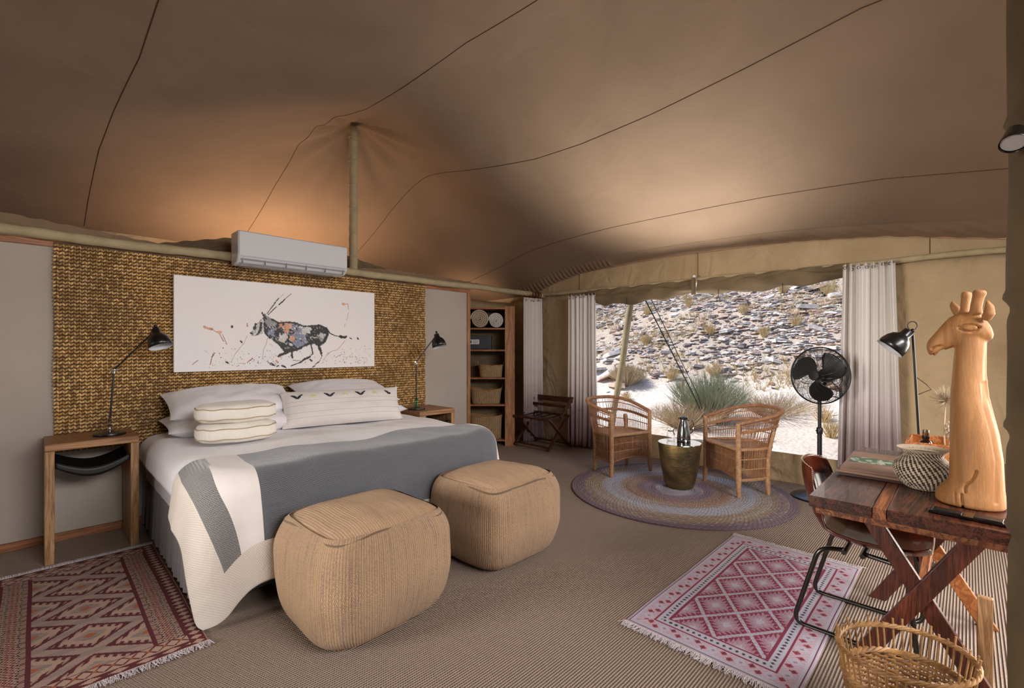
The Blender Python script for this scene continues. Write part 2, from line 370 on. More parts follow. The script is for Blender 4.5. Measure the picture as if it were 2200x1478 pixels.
M['towel_b'] = plain('beige_towelling', 'bfae98', .95, bump=.9, bscale=130)
M['safe'] = plain('charcoal_steel', '303439', .45, var=.05)

# ------------------------------------------------------------------ tent geometry
RX0,RX1,RY0,RY1,RS=-3.4,5.28,-3.4,6.6,0.08
def roof_grid():
    nx=int(round((RX1-RX0)/RS))+1; ny=int(round((RY1-RY0)/RS))+1
    xs=np.linspace(RX0,RX1,nx); ys=np.linspace(RY0,RY1,ny)
    X,Y=np.meshgrid(xs,ys,indexing='ij')
    Z=np.full((nx,ny),2.9); fix=np.zeros((nx,ny),bool)
    def arch(t,a,b,mid): return a+(b-a)*t+(mid-(a+b)/2)*np.sin(np.pi*np.clip(t,0,1))
    zB=np.interp(ys,[-3.4,-.6,-.22,.53,1.26,2.2,3.0,3.82,4.3,4.7,6.6],[2.2,2.2,2.21,2.36,2.43,2.455,2.45,2.40,2.30,2.16,2.12])
    Z[-1,:]=zB; fix[-1,:]=True
    zk=arch((xs-RX0)/(RX1-RX0),2.2,2.12,2.6); Z[:,-1]=zk; fix[:,-1]=True
    Z[0,:]=2.25; fix[0,:]=True
    Z[:,0]=arch((xs-RX0)/(RX1-RX0),2.25,2.2,2.75); fix[:,0]=True
    def seg(pts):
        for (x0,y0,z0),(x1,y1,z1) in zip(pts,pts[1:]):
            for t in np.linspace(0,1,80):
                i=int(round((x0+(x1-x0)*t-RX0)/(RX1-RX0)*(nx-1))); j=int(round((y0+(y1-y0)*t-RY0)/(RY1-RY0)*(ny-1)))
                Z[i,j]=z0+(z1-z0)*t; fix[i,j]=True
    seg([(2.32,4.6,3.72),(2.2,3.9,3.56),(2.1,3.0,3.44),(2.1,1.8,3.36),(2.1,0,3.38),(2.1,-1.4,3.5),(2.1,-3.3,2.8)])
    seg([(-2.4,4.6,2.45),(-.8,4.6,2.66),(.32,4.6,2.84),(1.2,4.6,3.14),(1.95,4.6,3.5),(2.32,4.6,3.72),(2.7,4.6,3.55),(3.3,4.6,3.36),(4.3,4.6,2.82),(5.2,4.6,2.2)])
    fr=fix.copy()
    for it in range(2500):
        A=Z.copy(); A[1:-1,1:-1]=(Z[2:,1:-1]+Z[:-2,1:-1]+Z[1:-1,2:]+Z[1:-1,:-2])/4
        Z=np.where(fr,Z,Z+1.0*(A-Z))
    # relax the creases along the ridge and the hip, keep borders and the pole peak
    keep=np.zeros_like(fix); keep[0,:]=keep[-1,:]=keep[:,0]=keep[:,-1]=True
    for it in range(14):
        A=Z.copy(); A[1:-1,1:-1]=(Z[2:,1:-1]+Z[:-2,1:-1]+Z[1:-1,2:]+Z[1:-1,:-2])/4
        Z=np.where(keep,Z,A)
    r=np.hypot(X-2.32,Y-4.6)
    Z=Z+np.maximum(0,3.72-Z[int(round((2.32-RX0)/RS)),int(round((4.6-RY0)/RS))])*np.exp(-(r/.22)**1.2)
    return xs,ys,Z
def zat(xs,ys,Z,x,y):
    fx=np.clip((x-xs[0])/(xs[1]-xs[0]),0,len(xs)-1.001); fy=np.clip((y-ys[0])/(ys[1]-ys[0]),0,len(ys)-1.001)
    i=int(fx); j=int(fy); a=fx-i; b=fy-j
    return float((Z[i,j]*(1-a)+Z[i+1,j]*a)*(1-b)+(Z[i,j+1]*(1-a)+Z[i+1,j+1]*a)*b)

RX, RY, RZ = roof_grid()
def rz_(x, y): return zat(RX, RY, RZ, x, y)
def roofz(x, y):
    z = rz_(x, y); r = math.hypot(x-2.32, y-4.6); a = math.atan2(y-4.6, x-2.32)
    return z + .022*math.cos(11*a+.6)*math.exp(-((r-.3)/.28)**2)
XR0, XR1, YR0, YR1 = -3.4, 5.28, -3.4, 6.6
# floor
fl = MB(); fl.bx(XR0, XR1+.02, YR0, YR1, -.05, 0)
sstruct(obj('floor', fl, M['floor'], smooth=False), 'ribbed tan sisal carpet laid wall to wall')
# roof
rf = MB(); NX, NY = 219, 250
XO = XR1+.08
rf.grid(lambda a, b: (XR0+(XO-XR0)*a, YR0+(YR1-YR0)*b, roofz(XR0+(XO-XR0)*a, YR0+(YR1-YR0)*b)), NX, NY)
ceil = sstruct(obj('ceiling', rf, M['roof'], sharp=0), 'tan tent canvas roof rising to a pole over the bed')
def drape_line(name, pts, parent, r=.0024, m='seam'):
    P = []
    for (x0, y0), (x1, y1) in zip(pts, pts[1:]):
        for k in range(12):
            t = k/12; x = x0+(x1-x0)*t; y = y0+(y1-y0)*t; P.append((x, y, roofz(x, y)-r*.6))
    x, y = pts[-1]; P.append((x, y, roofz(x, y)-r*.6))
    b = MB(); b.tube(P, r, 5); return obj(name, b, M[m], parent)
for pts in ([(.41, -3.3), (.41, 2.8), (.41, 3.37), (.36, 4.12), (.33, 4.72), (.33, 5.79), (.34, 6.5)],
            [(1.99, -3.3), (1.99, 1.76), (1.97, 2.35), (2.03, 3.23), (2.06, 3.85), (1.92, 4.39), (1.82, 4.73), (1.77, 5.28), (1.74, 6.5)],
            [(2.95, -3.3), (2.95, .39), (3.05, .99), (3.15, 1.66), (3.22, 2.34), (3.24, 2.87), (3.21, 3.28), (3.15, 4.1), (3.15, 4.65), (3.1, 5.15), (3.08, 6.5)],
            [(4.48, -3.3), (4.48, -.18), (4.41, .44), (4.42, 1.23), (4.46, 2.09), (4.49, 2.92), (4.57, 4.05), (4.65, 4.74), (4.7, 6.5)],
            [(-1.4, -3.3), (-1.4, 6.5)]):
    drape_line('seam', pts, ceil)
# --- window side wall (+x)
wr = struct('wall_window_side', 'tan canvas wall with the big roll-up window')
def canvas_panel(name, x, y0, y1, z0, z1fn, mat, parent, ripple=.006, n=40, m=20, label=None):
    b = MB()
    def fn(a, c):
        y = y0+(y1-y0)*a; zt = z1fn(y) if callable(z1fn) else z1fn; z = z0+(zt-z0)*c
        d = ripple*(noise.noise(Vector((y*1.8, z*1.5, 3.1)))*2+.6*noise.noise(Vector((y*5+z*3, z*2-y, 7))))
        return (x+d, y, z)
    b.grid(fn, n, m); o = obj(name, b, mat, parent, label, sharp=0, solid=.004, off=1); return o
def zB(y): return rz_(XR1, y)
WY0, WY1, WZ0, WZ1 = .74, 3.62, .295, 2.1
canvas_panel('canvas_panel', XR1, WY1, YR1, 0, 2.1, M['canvas'], wr, .012)
canvas_panel('canvas_panel', XR1, -.95, WY0, 0, 2.1, M['canvas'], wr, .02)
canvas_panel('canvas_panel', XR1, WY0, WY1, 0, WZ0, M['canvas'], wr, .006, label='low canvas sill band under the window opening')
canvas_panel('canvas_panel', XR1, YR0, -3.0, 0, 2.1, M['canvas'], wr)
canvas_panel('canvas_valance', XR1, YR0, YR1, 2.1, lambda y: zB(y)+.015, M['canvas'], wr, .01, 160, 8, label='arched canvas valance between the window pole and the roof')
b = MB()
for y in (.23, 2.2, 3.85): b.tube([(XR1-.012, y, 2.12), (XR1-.014, y, zB(y)-.01)], .003, 5)
obj('valance_seam', b, M['seam'], wr)
b = MB(); b.tube([(XR1-.02, y, zB(y)-.012) for y in np.linspace(-3.3, 4.75, 120)], .008, 6); obj('piping', b, M['piping'], wr, 'pale stitched piping along the arched roof edge')
b = MB()
def ruff(a, c):
    y = -.7+(4.9+.7)*a; t = c; x = XR1-.03-.19*t; amp = (.011 if (y > 3.3 or y < 1.5) else .003)*math.sin(PI*min(1, t+.1))
    fr = 95 if y > 3.3 else 34; ph = fr*y+(22*t if y < 2.5 else 3*t)
    return (x, y, roofz(x, y)-.012-amp*(1+math.sin(ph)) + (.02*t-.01))
b.grid(ruff, 900, 6); obj('gathered_hem', b, M['roof'], ceil, 'gathered hem of the roof canvas above the window wall', sharp=0)
# --- horizontal poles in canvas sleeves
def sleeve(name, p0, p1, r, label, parent=None, n=60, wr_=.0035):
    a = Vector(p0); c = Vector(p1); P = []; Rr = []
    for k in range(n+1):
        t = k/n; q = a.lerp(c, t); q.z += .004*math.sin(t*17)+.003*math.sin(t*41); P.append(q); Rr.append(r*(1+.05*math.sin(k*1.7)+.05*noise.noise(Vector((k*.6, 2, 1)))))
    m = MB(); m.tube(P, Rr, 14); o = obj(name, m, M['sleeve'], parent, sharp=60); return o
pw = sleeve('sleeved_pole', (XR1-.045, 4.62, 2.135), (XR1-.045, -.98, 2.105), .026, ''); pw.name = 'window_pole'
tag(pw, 'long horizontal pole in a tan canvas sleeve running over the window', 'pole')
pa = sleeve('headboard_pole', (-1.35, 4.50, 2.13), (5.26, 4.50, 2.13), .036, '', n=110)
tag(pa, 'thick horizontal canvas-sleeved pole running along the top of the headboard wall', 'pole')
pv = sleeve('ridge_pole', (2.32, 4.6, 2.12), (2.32, 4.6, 3.665), .043, '', n=50)
tag(pv, 'upright canvas-wrapped tent pole rising from the headboard wall to the roof peak', 'pole')
b = MB()
for k in range(6): b.lathe([(.046, -.008), (.049, 0), (.046, .008)], 16, (2.32, 4.6, 2.3+k*.25), axis=(.12, .1, 1))
obj('lashing', b, M['sleeve'], pv, stuff=True)
# --- canvas skirts that rise from the headboard pole
for nm, pts, lab in (('canvas_skirt', [(-1.3, 2.33), (-.3, 2.27), (.1, 2.235), (.6, 2.19), (1.2, 2.15)], 'narrow tan canvas skirt folded over the left end of the headboard pole'),
                     ('canvas_skirt', [(2.2, 2.17), (2.5, 2.21), (2.75, 2.225), (3.4, 2.22), (4.1, 2.20), (5.2, 2.15)], 'wrinkled tan canvas skirt rising behind the right half of the headboard pole'),
                     ('pleated_canvas', [(.5, 2.13), (.695, 2.22), (1.24, 2.36), (1.8, 2.39), (2.29, 2.357), (2.8, 2.27), (3.3, 2.2)], 'dark pleated canvas hump behind the air conditioner')):
    b = MB(); xs_ = [p[0] for p in pts]; zs_ = [p[1] for p in pts]
    yy = 4.75 if nm == 'pleated_canvas' else 4.545
    def fn(a, c, xs_=xs_, zs_=zs_, yy=yy):
        x = xs_[0]+(xs_[-1]-xs_[0])*a; zt = float(np.interp(x, xs_, zs_)); z = 2.12+(zt-2.12)*c
        return (x, yy+.05*c+.006*math.sin(x*60+c*9)*c+(.012*math.sin(c*38+x*2) if yy > 4.6 else 0), z+.004*math.sin(x*44))
    b.grid(fn, 200, 24); sstruct(obj(nm, b, M['canvas_dark' if yy > 4.6 else 'roof'], sharp=0), lab)
# --- headboard partition wall
hw = struct('wall_headboard', 'pale painted board partition behind the bed')
b = MB(); b.bx(-1.35, 3.83, 4.56, 4.6, .03, 2.08); obj('board', b, M['panel'], hw, smooth=False)
b = MB(); b.bx(-1.35, 3.88, 4.545, 4.605, 2.055, 2.1); obj('top_rail', b, M['pine_x'], hw, 'orange pine top rail', bevel=.003)
b = MB(); b.bx(3.83, 3.88, 4.545, 4.605, 0, 2.055); obj('end_post', b, M['pine'], hw, 'orange pine end post', bevel=.003)
b = MB(); b.bx(-1.35, 3.83, 4.535, 4.565, 0, .055); bb = obj('baseboard_headboard', b, M['pine_x'], None, bevel=.003); sstruct(bb)
# --- remaining walls of the tent
wb = struct('wall_back', 'canvas wall of the bathroom end behind the headboard partition')
b = MB(); b.grid(lambda a, c: (XR0+(XR1-XR0)*a, YR1, (rz_(XR0+(XR1-XR0)*a, YR1))*c), 60, 10); obj('canvas_panel', b, M['canvas'], wb, sharp=0)
wl = struct('wall_left', 'canvas wall at the left end of the tent')
for (y0, y1, z0) in ((YR0, 2.1, 0), (2.1, 3.9, 2.05), (3.9, YR1, 0)):  # middle opening is made up to go with the left fill lamp
    b = MB(); b.grid(lambda a, c: (XR0, y0+(y1-y0)*a, z0+(2.25-z0)*c), 30, 6); obj('canvas_panel', b, M['canvas'], wl, sharp=0)
wf = struct('wall_front', 'canvas front wall behind the camera with its wide opening')
for x0, x1 in ((XR0, .0), (3.9, XR1)):
    b = MB(); b.grid(lambda a, c: (x0+(x1-x0)*a, YR0, rz_(x0+(x1-x0)*a, YR0)*c), 20, 10); obj('canvas_panel', b, M['canvas'], wf, sharp=0)
b = MB(); b.grid(lambda a, c: (3.9*a, YR0, 2.2+(rz_(3.9*a, YR0)-2.2)*c), 40, 4); obj('canvas_valance', b, M['canvas'], wf, sharp=0)
# unseen sheets added outside both openings to shade the sunlit ground
b = MB(); b.grid(lambda a, c: (-2+8*a, YR0-.03-4.2*c, 2.28-.12*c+.03*math.sin(a*20)*c), 30, 6); sstruct(obj('front_shade_sheet', b, M['canvas'], None, sharp=0), 'unseen canvas sheet added to shade the ground outside the open front')
b = MB(); b.grid(lambda a, c: (XR1+.1+3.2*c, -6+4.9*a, 2.28-.12*c), 20, 6); sstruct(obj('deck_shade_sheet', b, M['canvas'], None, sharp=0), 'unseen canvas sheet added to shade the ground outside the deck door')
# corner canvas behind the shelves (dark recess)
b = MB(); b.grid(lambda a, c: (3.9+1.4*a, 5.25+.02*math.sin(a*12), 2.07*c), 20, 6); obj('canvas_screen', b, M['canvas'], wb, sharp=0)
# --- wrapped pole and canvas drop at the right edge of the view
px_, py_ = 1.762, -.222
b = MB()
def wrapf(a, c):
    q = 2*PI*a; z = (roofz(1.76, -.22)-.02)*c
    r = .15+.004*noise.noise(Vector((math.cos(q)*2, math.sin(q)*2, z*3)))*2
    for zc, am in ((.35, .006), (.86, .008), (1.12, .007), (1.45, .008), (1.9, .009), (2.4, .008)):
        dz = z-zc-.03*math.sin(q); r += am*math.exp(-(dz/.012)**2)-am*.9*math.exp(-((dz+.03)/.02)**2)
    return (px_+r*math.cos(q), py_+r*math.sin(q), z)
b.grid(wrapf, 48, 300, cu=True)
vp = obj('support_pole', b, M['canvas_dark'], None, sharp=0); tag(vp, 'thick canvas-wrapped tent pole filling the right edge of the view', 'pole')
# ------------------------------------------------------------------ outside: sand flat and rocky slope
def gz(x, y):
    s = max(0, x-8.6); base = -.08+.05*max(0, min(x-5.3, 3.3))*.6+.50*s*s/(s+1.2)
    n = noise.noise(Vector((x*.25, y*.25, 1)))*.5*min(1, s*.4)+noise.noise(Vector((x*.9, y*.9, 5)))*.10*min(1, .3+s*.4)+noise.noise(Vector((x*3, y*3, 9)))*.02
    return base+n
b = MB(); b.grid(lambda a, c: (5.31+33*a**1.5, -16+42*c, gz(5.31+33*a**1.5, -16+42*c)), 150, 190)
hill = sstruct(obj('hillside', b, M['sand'], sharp=0), 'sunlit sandy ground rising into a rocky slope outside the window')
b = MB(); b.box((0, 0, -.14), (90, 90, .1)); sstruct(obj('ground', b, M['sand'], smooth=False), 'open sand around the tent')
def slab(mb, c, L, W_, T, R, rnd):
    n = rnd.randint(5, 7); pts = []
    for k in range(n):
        q = 2*PI*(k+rnd.uniform(-.3, .3))/n; pts.append((math.cos(q)*L*rnd.uniform(.45, 1), math.sin(q)*W_*rnd.uniform(.5, 1)))
    vs = [tuple(R @ Vector((x, y, -T))+Vector(c)) for x, y in pts]+[tuple(R @ Vector((x*.92+rnd.uniform(-.05, .05)*L, y*.92, T*rnd.uniform(.7, 1.2)))+Vector(c)) for x, y in pts]
    fs = [tuple(range(n-1, -1, -1)), tuple(range(n, 2*n))]+[(i, (i+1) % n, n+(i+1) % n, n+i) for i in range(n)]
    mb.add(vs, fs)
rk = random.Random(5)
KS = ['slate_pale', 'slate_pink', 'slate_dark', 'slate_grey', 'slate_pale', 'slate_pink']
stuff = {k: MB() for k in set(KS)}
def rockR(rnd, x):
    t = rnd.gauss(.0, .16)
    if rnd.random() < .72: return Matrix.Rotation(rnd.gauss(0, .12), 3, 'X') @ Matrix.Rotation(t, 3, 'Y') @ Matrix.Rotation(rnd.uniform(0, 6.28), 3, 'Z')
    return Matrix.Rotation(rnd.uniform(0, 6.28), 3, 'Z') @ Matrix.Rotation(rnd.uniform(-.35, .35), 3, 'X') @ Matrix.Rotation(rnd.uniform(-.35, .35), 3, 'Y') if rnd.random() < .6 else Matrix.Rotation(-t, 3, 'Y') @ Matrix.Rotation(rnd.uniform(0, 6.28), 3, 'Z')
cnt = 0
for i in range(26000):
    d = rk.uniform(9.3, 24)**1.0; y_x = rk.uniform(.08, .80)          # y/x fan seen from the room
    x = d; y = x*y_x*rk.uniform(.9, 1.1)-.5
    dens = min(1, max(.02, (x-10.3)/2.2)); cl_ = noise.noise(Vector((x*.35, y*.35, 4)))
    if rk.random() > dens*(.44+cl_*1.3): continue
    L = rk.uniform(.035, .17)*(1 if rk.random() < .92 else 1.5); Wd = L*rk.uniform(.5, .9); T = L*rk.uniform(.04, .11)
    slab(stuff[rk.choice(KS)], (x, y, gz(x, y)+T*.8), L, Wd, T, rockR(rk, x), rk); cnt += 1
for k, mbx in stuff.items(): obj('loose_slate', mbx, M[k], hill, stuff=True, smooth=False)
# the larger slabs, each a piece of the hillside
protos = []
for k in range(14):
    mbx = MB(); slab(mbx, (0, 0, 0), 1, rk.uniform(.55, .85), rk.uniform(.05, .13), Matrix.Identity(3), rk)
    protos.append([obj('slate_slab', mbx, M[KS[k % 6]], hill, smooth=False)])
placed = 0; first = set()
def put_slab(x, y, L, R=None, k=None):
    global placed
    k = rk.randrange(14) if k is None else k
    o = protos[k][0]
    if k in first: o = o.copy(); COL.objects.link(o)
    first.add(k); R = R if R is not None else rockR(rk, x)
    o.matrix_local = Matrix.Translation((x, y, gz(x, y)+L*.08)) @ R.to_4x4() @ Matrix.Scale(L, 4); placed += 1
for i in range(14): put_slab(rk.uniform(11, 17), rk.uniform(3, 9), rk.uniform(.25, .4), k=i)
while placed < 285:
    x = rk.uniform(10.6, 19); y = x*rk.uniform(.10, .72)
    if noise.noise(Vector((x*.35, y*.35, 4))) < -.3 and rk.random() < .4: continue
    put_slab(x, y, rk.uniform(.14, .32))
for (x, y, L) in ((9.9, 6.1, .45), (10.2, 6.6, .5), (10.6, 7.3, .6), (10.0, 7.0, .4), (15.2, 3.1, .55), (14.0, 2.9, .45), (14.8, 2.5, .45), (15.6, 3.6, .5), (11.4, 7.2, .5), (11.9, 7.9, .55), (16.5, 3.9, .6), (12.8, 2.5, .34)):
    put_slab(x, y, L, Matrix.Rotation(rk.uniform(-.5, .5), 3, 'X') @ Matrix.Rotation(rk.uniform(0, 3), 3, 'Z'))
# --- bushes and grass tufts
def bush(name, label, cat, c, r, h, n, mat, spread=1.0, rad=.004, group=None, curl=.25, parts=None, rnd=None, kids=3):
    rnd = rnd or random.Random(int(c[0]*100+c[1]*10)); z0 = gz(c[0], c[1])-.03
    b = MB()
    for i in range(n):
        q = rnd.uniform(0, 2*PI); e = math.sqrt(rnd.random()); L = h*rnd.uniform(.55, 1.05)*(1-.35*e*e)
        dx, dy = math.cos(q)*e*r*spread, math.sin(q)*e*r*spread; P = []
        for k in range(5):
            t = k/4; P.append((dx*.25*(1-t)+dx*t**1.2+rnd.uniform(-1, 1)*curl*.06*t*h, dy*.25*(1-t)+dy*t**1.2+rnd.uniform(-1, 1)*curl*.06*t*h, L*t))
        b.tube(P, [rad*1.3, rad*1.2, rad, rad*.8, rad*.35], 3, cap=False)
        for j in range(kids):
            k = rnd.randint(1, 3); p = Vector(P[k]); d = Vector((rnd.uniform(-1, 1)*.6+dx*.5, rnd.uniform(-1, 1)*.6+dy*.5, rnd.uniform(.5, 1.3))).normalized()*h*rnd.uniform(.15, .35)
            b.tube([p, p+d*.5+Vector((0, 0, .01)), p+d], [rad*.8, rad*.6, rad*.3], 3, cap=False)
    o = obj(name, b, mat, None, smooth=False, loc=(c[0], c[1], z0)); tag(o, label, cat, group); return o
bush('broom_bush', 'big rounded grey-green twiggy bush on the sand outside the window', 'bush', (8.5, 3.35), .80, 1.02, 560, M['twig_green'], rad=.0034, kids=5)
bush('broom_bush', 'dry brown brush at the foot of the big green bush, on its left', 'bush', (7.75, 3.45), .75, .50, 420, M['twig_dry'], rad=.003, kids=4)
bush('broom_bush', 'thin grey dry brush spreading right of the big green bush', 'bush', (9.5, 2.55), 1.0, .5, 320, M['twig_dry'], rad=.003, kids=4)
bush('broom_bush', 'dark dry scrub beside the left edge of the window view', 'bush', (10.0, 5.9), .5, .55, 500, M['twig_dry'], rad=.006)
bush('broom_bush', 'olive tufted shrub high on the rocky slope above the green bush', 'bush', (16.6, 5.3), .6, .75, 500, M['twig_green'], rad=.008)
tf = random.Random(9)
for (x, y, h, where) in (
    (10.6, 5.05, .42, 'between the guy ropes and the upper left of the big green bush'), (11.0, 4.2, .45, 'peeping over the middle of the big green bush'),
    (10.2, 4.6, .3, 'low against the left shoulder of the big green bush'), (12.5, 4.9, .4, 'on the slope straight above the big green bush'),
    (13.6, 4.4, .4, 'higher on the slope, above the right chair'), (14.5, 6.3, .5, 'high on the slope just right of the guy ropes'),
    (13.0, 3.0, .4, 'on the slope up and left of the fan'), (15.0, 3.8, .5, 'near the top of the view, above and left of the fan'),
    (15.5, 5.0, .4, 'near the top of the view, above the big green bush'), (12.0, 6.5, .4, 'on the slope between the leaning pole and the guy ropes'),
    (14.2, 7.6, .5, 'high up beside the top of the guy ropes'), (9.3, 5.5, .25, 'at the foot of the leaning pole'),
    (10.7, 2.0, .4, 'seen through and just right of the fan cage'), (8.3, 1.46, .35, 'lowest of all, on the sand right of the fan pole'),
    (14.8, 2.65, .5, 'at the upper right corner of the window view'), (9.3, 1.75, .35, 'on the sand beside the upper fan pole'), (12.6, 3.6, .35, 'on the slope directly above the dry grey brush')):
    bush('grass_tuft', 'dry grass tuft '+where, 'grass tuft', (x, y), h*.55, h, 70, M['straw'], rad=.005, kids=1, rnd=tf)
b = MB(); rnd = random.Random(77)
for i in range(5200):
    x = rnd.uniform(10.5, 21); y = x*rnd.uniform(.05, .78)
    if noise.noise(Vector((x*.6, y*.6, 12))) < .0: continue
    z = gz(x, y); h = rnd.uniform(.06, .2)
    for j in range(4): q = rnd.uniform(0, 6.28); b.tube([(x, y, z), (x+math.cos(q)*h*.5, y+math.sin(q)*h*.5, z+h)], [.006, .002], 3, cap=False)
obj('dry_grass', b, M['straw'], hill, stuff=True, smooth=False)
# --- outside tent pole and guy ropes
b = MB(); P0 = Vector((6.35, 4.05, gz(6.35, 4.05)-.03)); P1 = Vector((6.35, 3.62, 2.35)); b.tube([P0.lerp(P1, t/10)+Vector((0, .01*math.sin(t), 0)) for t in range(11)], [.05+.003*math.sin(t*2) for t in range(11)], 12)
o = obj('awning_pole', b, M['sleeve']); tag(o, 'leaning tan wooden pole standing outside the left part of the window', 'pole')
b = MB(); b.tube([(6.4, 3.60, 2.33), (7.6, 3.22, gz(7.6, 3.22)+.55), (7.9, 3.12, gz(7.9, 3.12))], .009, 5); b.tube([(6.4, 3.50, 2.33), (7.6, 3.17, gz(7.6, 3.2)+.6), (7.9, 3.12, gz(7.9, 3.12))], .006, 5)
o = obj('guy_rope', b, M['wire']); tag(o, 'dark guy ropes running down to the ground behind the left chair', 'rope')
# --- rolled window flap
fb = thing('rolled_window_flap', 'rolled-up olive canvas window flap hanging in two sags under the window pole', 'window flap', (XR1-.04, 0, 0))
def rollf(y0, y1, zs, rad):
    def fn(a, c):
        y = y0+(y1-y0)*a; zc = float(np.interp(y, *zip(*sorted(zs)))); q = 2*PI*c
        r = rad*(.75+.3*math.sin(PI*a)+.12*math.sin(a*23+q*2)+.1*noise.noise(Vector((y*6, q, 2))))
        return (-.02+r*.8*math.cos(q)+.008*math.sin(3*q+y*9), y, zc+r*1.15*math.sin(q)+.012*math.sin(y*13+2*q))
    return fn
for y0, y1, zs in ((3.66, 2.22, [(3.66, 2.03), (3.4, 1.985), (2.9, 1.985), (2.3, 2.025), (2.2, 2.03)]), (2.18, .78, [(2.2, 2.03), (1.9, 2.02), (1.3, 2.03), (.9, 2.045), (.78, 2.05)])):
    b = MB(); b.grid(rollf(y0, y1, zs, .062), 70, 20, cv=True); obj('flap_roll', b, M['canvas_dark'], fb, sharp=0)
    b = MB(); b.grid(lambda a, c, y0=y0, y1=y1: (-.03-.02*math.sin(PI*c)+.01*math.sin(a*30+4*c), y0+(y1-y0)*a, 2.13-(.09+.02*math.sin(a*7))*c), 60, 8); obj('hanging_cloth', b, M['canvas_dark'], fb, sharp=0)
b = MB(); b.bx(-.11, -.06, 2.185, 2.215, 1.95, 2.14); obj('strap', b, M['canvas_dark'], fb)
for y in (3.05, 1.93, 1.31): b = MB(); b.tube([(-.08, y, 1.99), (-.08, y, 1.90)], .004, 5); b.tube([(-.08, y+.018*math.cos(q), 1.885+.018*math.sin(q)) for q in np.linspace(0, 2*PI, 12)[:-1]], .003, 5, closed=True); obj('tie_cord', b, M['wire'], fb)
b = MB(); b.ball((-.07, 2.2, 2.155), .018); b.tube([(-.07, 2.2, 2.155), (-.03, 2.2, 2.13)], .008, 6); obj('toggle', b, M['white'], fb, 'white toggle')
# --- curtains
def curtain(label, p0, p1, z0, ztop, nf, amp, mat, spreadb=1.0, seed=1, hooks=True, rings=None, group=None):
    a = Vector((*p0, 0)); c = Vector((*p1, 0)); d = (c-a); L = d.length; d.normalize(); nrm = Vector((d.y, -d.x, 0)); rn = random.Random(seed)
    ph = [rn.uniform(-.5, .5) for _ in range(8)]
    t = thing('curtain', label, 'curtain', ((a+c)/2)[:], 0, group); o0 = (a+c)/2
    def fn(u, v):
        z = z0+(ztop-z0)*v; w = (1-v)
        s = (u-.5)*L*(1+(spreadb-1)*w)+.012*math.sin(u*9+ph[0])*w
        A = amp*(1-.35*v)*(1+.45*math.sin(u*9+ph[1])+.3*math.sin(u*23+ph[6])); q = 2*PI*nf*u+.9*math.sin(u*6+ph[2])+.7*math.sin(u*13+ph[5])+.5*w*math.sin(u*11+ph[3])
        y = A*(math.sin(q)+.25*math.sin(2*q+ph[4]+w)) + .012*w*math.sin(u*4+z*2)
        s += .25*A*math.sin(2*q)
        if v > .965: z += .012*math.cos(q)
        p = d*s+nrm*y; return (p.x, p.y, z)
    b = MB(); b.grid(fn, 220, 40); obj('cloth', b, mat, t, sharp=0, solid=.0025)
    if hooks:
        for k in range(int(nf)):
            b = MB(); u = (k+.25)/nf; p = Vector(fn(u, .985)); b.tube([p+nrm*.004+Vector((.012*math.cos(q)*d.x, .012*math.cos(q)*d.y, .012*math.sin(q)+.004)) for q in np.linspace(0, 2*PI, 10)[:-1]], .0025, 5, closed=True); obj('hook', b, M['wire'], t)
    if rings:
        for k in range(10):
            u = -.35+.78*k/9; b = MB(); b.lathe([(.037, -.007), (.044, -.006), (.044, .006), (.037, .007)], 20, (d*(u*L))[:], axis=(1, .15*math.sin(k*3), .1*math.cos(k*2)), caps=False)
            r = obj('curtain_ring', b, M['redleather'], t, loc=(0, rings[0], rings[1])); 
            if k == 0: r['label'] = 'red-brown leather ring'
    return t
curtain('white linen curtain fading to mauve, hanging in the corner from red-brown rings', (4.84, 4.50), (5.16, 4.46), .03, 2.06, 6, .035, M['curtain'], 1.05, 3, rings=(.02, 2.125))
curtain('white linen curtain fading to mauve, at the left edge of the window', (5.13, 3.93), (5.17, 3.52), .03, 2.07, 7, .035, M['curtain'], 1.0, 5)
curtain('wide white linen curtain dip-dyed mauve, at the right edge of the window', (5.09, .80), (5.11, .44), .03, 2.09, 7, .045, M['curtain'], 1.22, 8)
